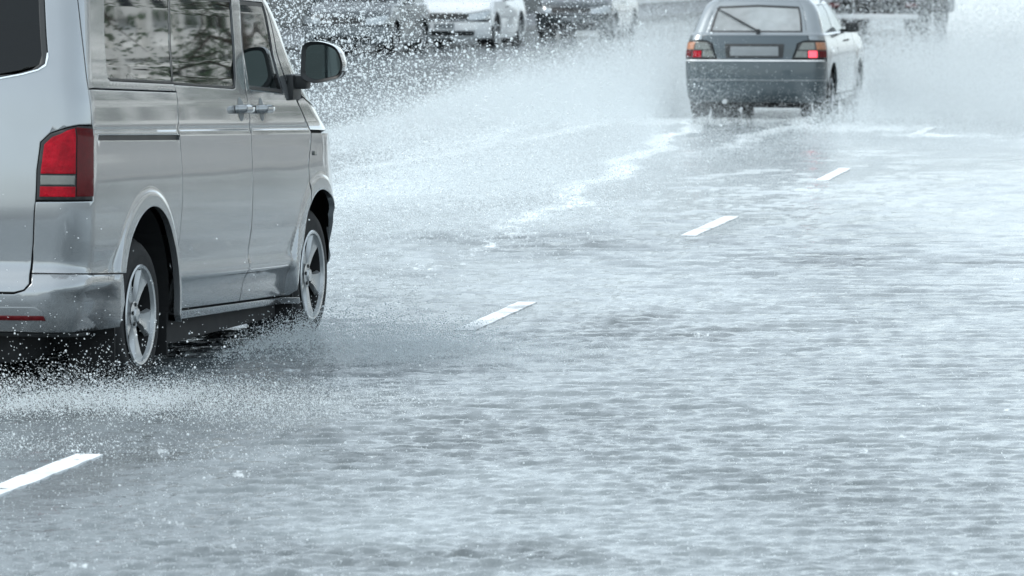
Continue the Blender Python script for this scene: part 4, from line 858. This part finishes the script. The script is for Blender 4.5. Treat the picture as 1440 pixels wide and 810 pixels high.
# fine white mist close to the water between van and hatchback
n = 410000; Y = 30 + 30 * rs.random(n); X = -3.4 + (Y - 28) * .13 + rs.gamma(2.0, .72, n) * (.45 + (Y - 30) * .030); Z = .02 + rs.exponential(.16, n)
P = np.column_stack([X, Y, Z]); P = P[clump(P, .8, .5, 9) & ~((P[:, 1] > 52) & (P[:, 0] > 1.6))]
spray('low_mist', P, lognorm(len(P), .0018, .32, .001, .006, 4), 'fine white mist lying on the water between van and hatchback', 'mist_drop')
# plumes of the hatchback
GU = np.array([math.sin(GOLF_H), math.cos(GOLF_H)]); GR = np.array([GU[1], -GU[0]]); GP = np.array(GOLF_P)
def plume(n, side, reach, h, back, fwd, seed, decay=1.3):
    r = np.random.default_rng(seed); u = .05 + .95 * r.random(n) ** .95; l_ = .88 + reach * u; f = np.where(r.random(n) < .45, -r.exponential(back, n), np.abs(r.normal(0, fwd * .6, n)))
    z = .03 + h * np.abs(r.normal(0, .55, n)) * np.clip(.45 + 3.0 * u, 0, 1.15) * np.exp(-decay * u) * np.exp(np.minimum(f, 0) / 4.5)
    return np.column_stack([GP + np.outer(side * l_, GR) + np.outer(f, GU), z])
P = np.concatenate([plume(820000, 1, 4.6, 1.35, 2.2, 4.5, 31), plume(20000, 1, 1.3, .4, .8, 3.5, 32)]); P = P[clump(P, 1.1, .45, 10)]
spray('hatchback_spray', P, lognorm(len(P), .0021, .28, .0013, .008, 5), 'white plume of spray thrown to the right of the hatchback', 'mist_drop')
P = np.concatenate([plume(760000, -1, 3.0, 1.6, 4.0, 6.5, 33, 1.6), plume(18000, -1, 1.2, .35, .8, 3.0, 34)]); P = P[clump(P, 1.1, .45, 11)]
spray('hatchback_spray', P, lognorm(len(P), .0021, .28, .0013, .008, 6), 'white plume of spray thrown to the left of the hatchback', 'mist_drop')
n = 12000; b = rs.random(n) ** .9; P = GP + np.outer(rs.normal(0, .75, n), GR) + np.outer(-.75 - b * 5, GU); P = np.column_stack([P, .03 + rs.exponential(.17, n) * (1 - .5 * b)]); P = P[clump(P, 1.5, .5, 12)]
spray('hatchback_spray', P, lognorm(len(P), .0017, .3, .001, .005, 7), 'veil of fine drops rising behind the hatchback\'s bumper', 'mist_drop')
n = 9000; P = GP + np.outer(-.70 + rs.normal(0, .32, n), GR) + np.outer(-.9 - rs.exponential(.8, n), GU); P = np.column_stack([P, .03 + np.abs(rs.normal(0, .42, n))])
spray('hatchback_spray', P, lognorm(n, .0017, .3, .001, .004, 14), 'thin veil of drops before the left rear corner of the hatchback', 'mist_drop')
n = 300000; P = GP + np.outer(rs.normal(0.9, 2.4, n), GR) + np.outer(9 + 45 * rs.random(n), GU); P = np.column_stack([P, .03 + rs.exponential(.45, n)]); P = P[clump(P, .5, .5, 13)]
spray('distant_mist', P, lognorm(len(P), .0052, .3, .003, .014, 8), 'pale drifting mist over the road between hatchback and truck', 'mist_drop')
# rain striking the flood water: tiny crowns of drops everywhere
n = 40000; Y = 15.5 + 30 * rs.random(n) ** 1.3; X = rs.uniform(-1, 1, n) * (Y * .105) ; P = np.column_stack([X, Y, .022 + rs.exponential(.010, n)])
spray('rain_splashes', P, lognorm(n, .0010, .45, .0005, .005, 9), 'tiny scattered drops where rain strikes the flooded road')
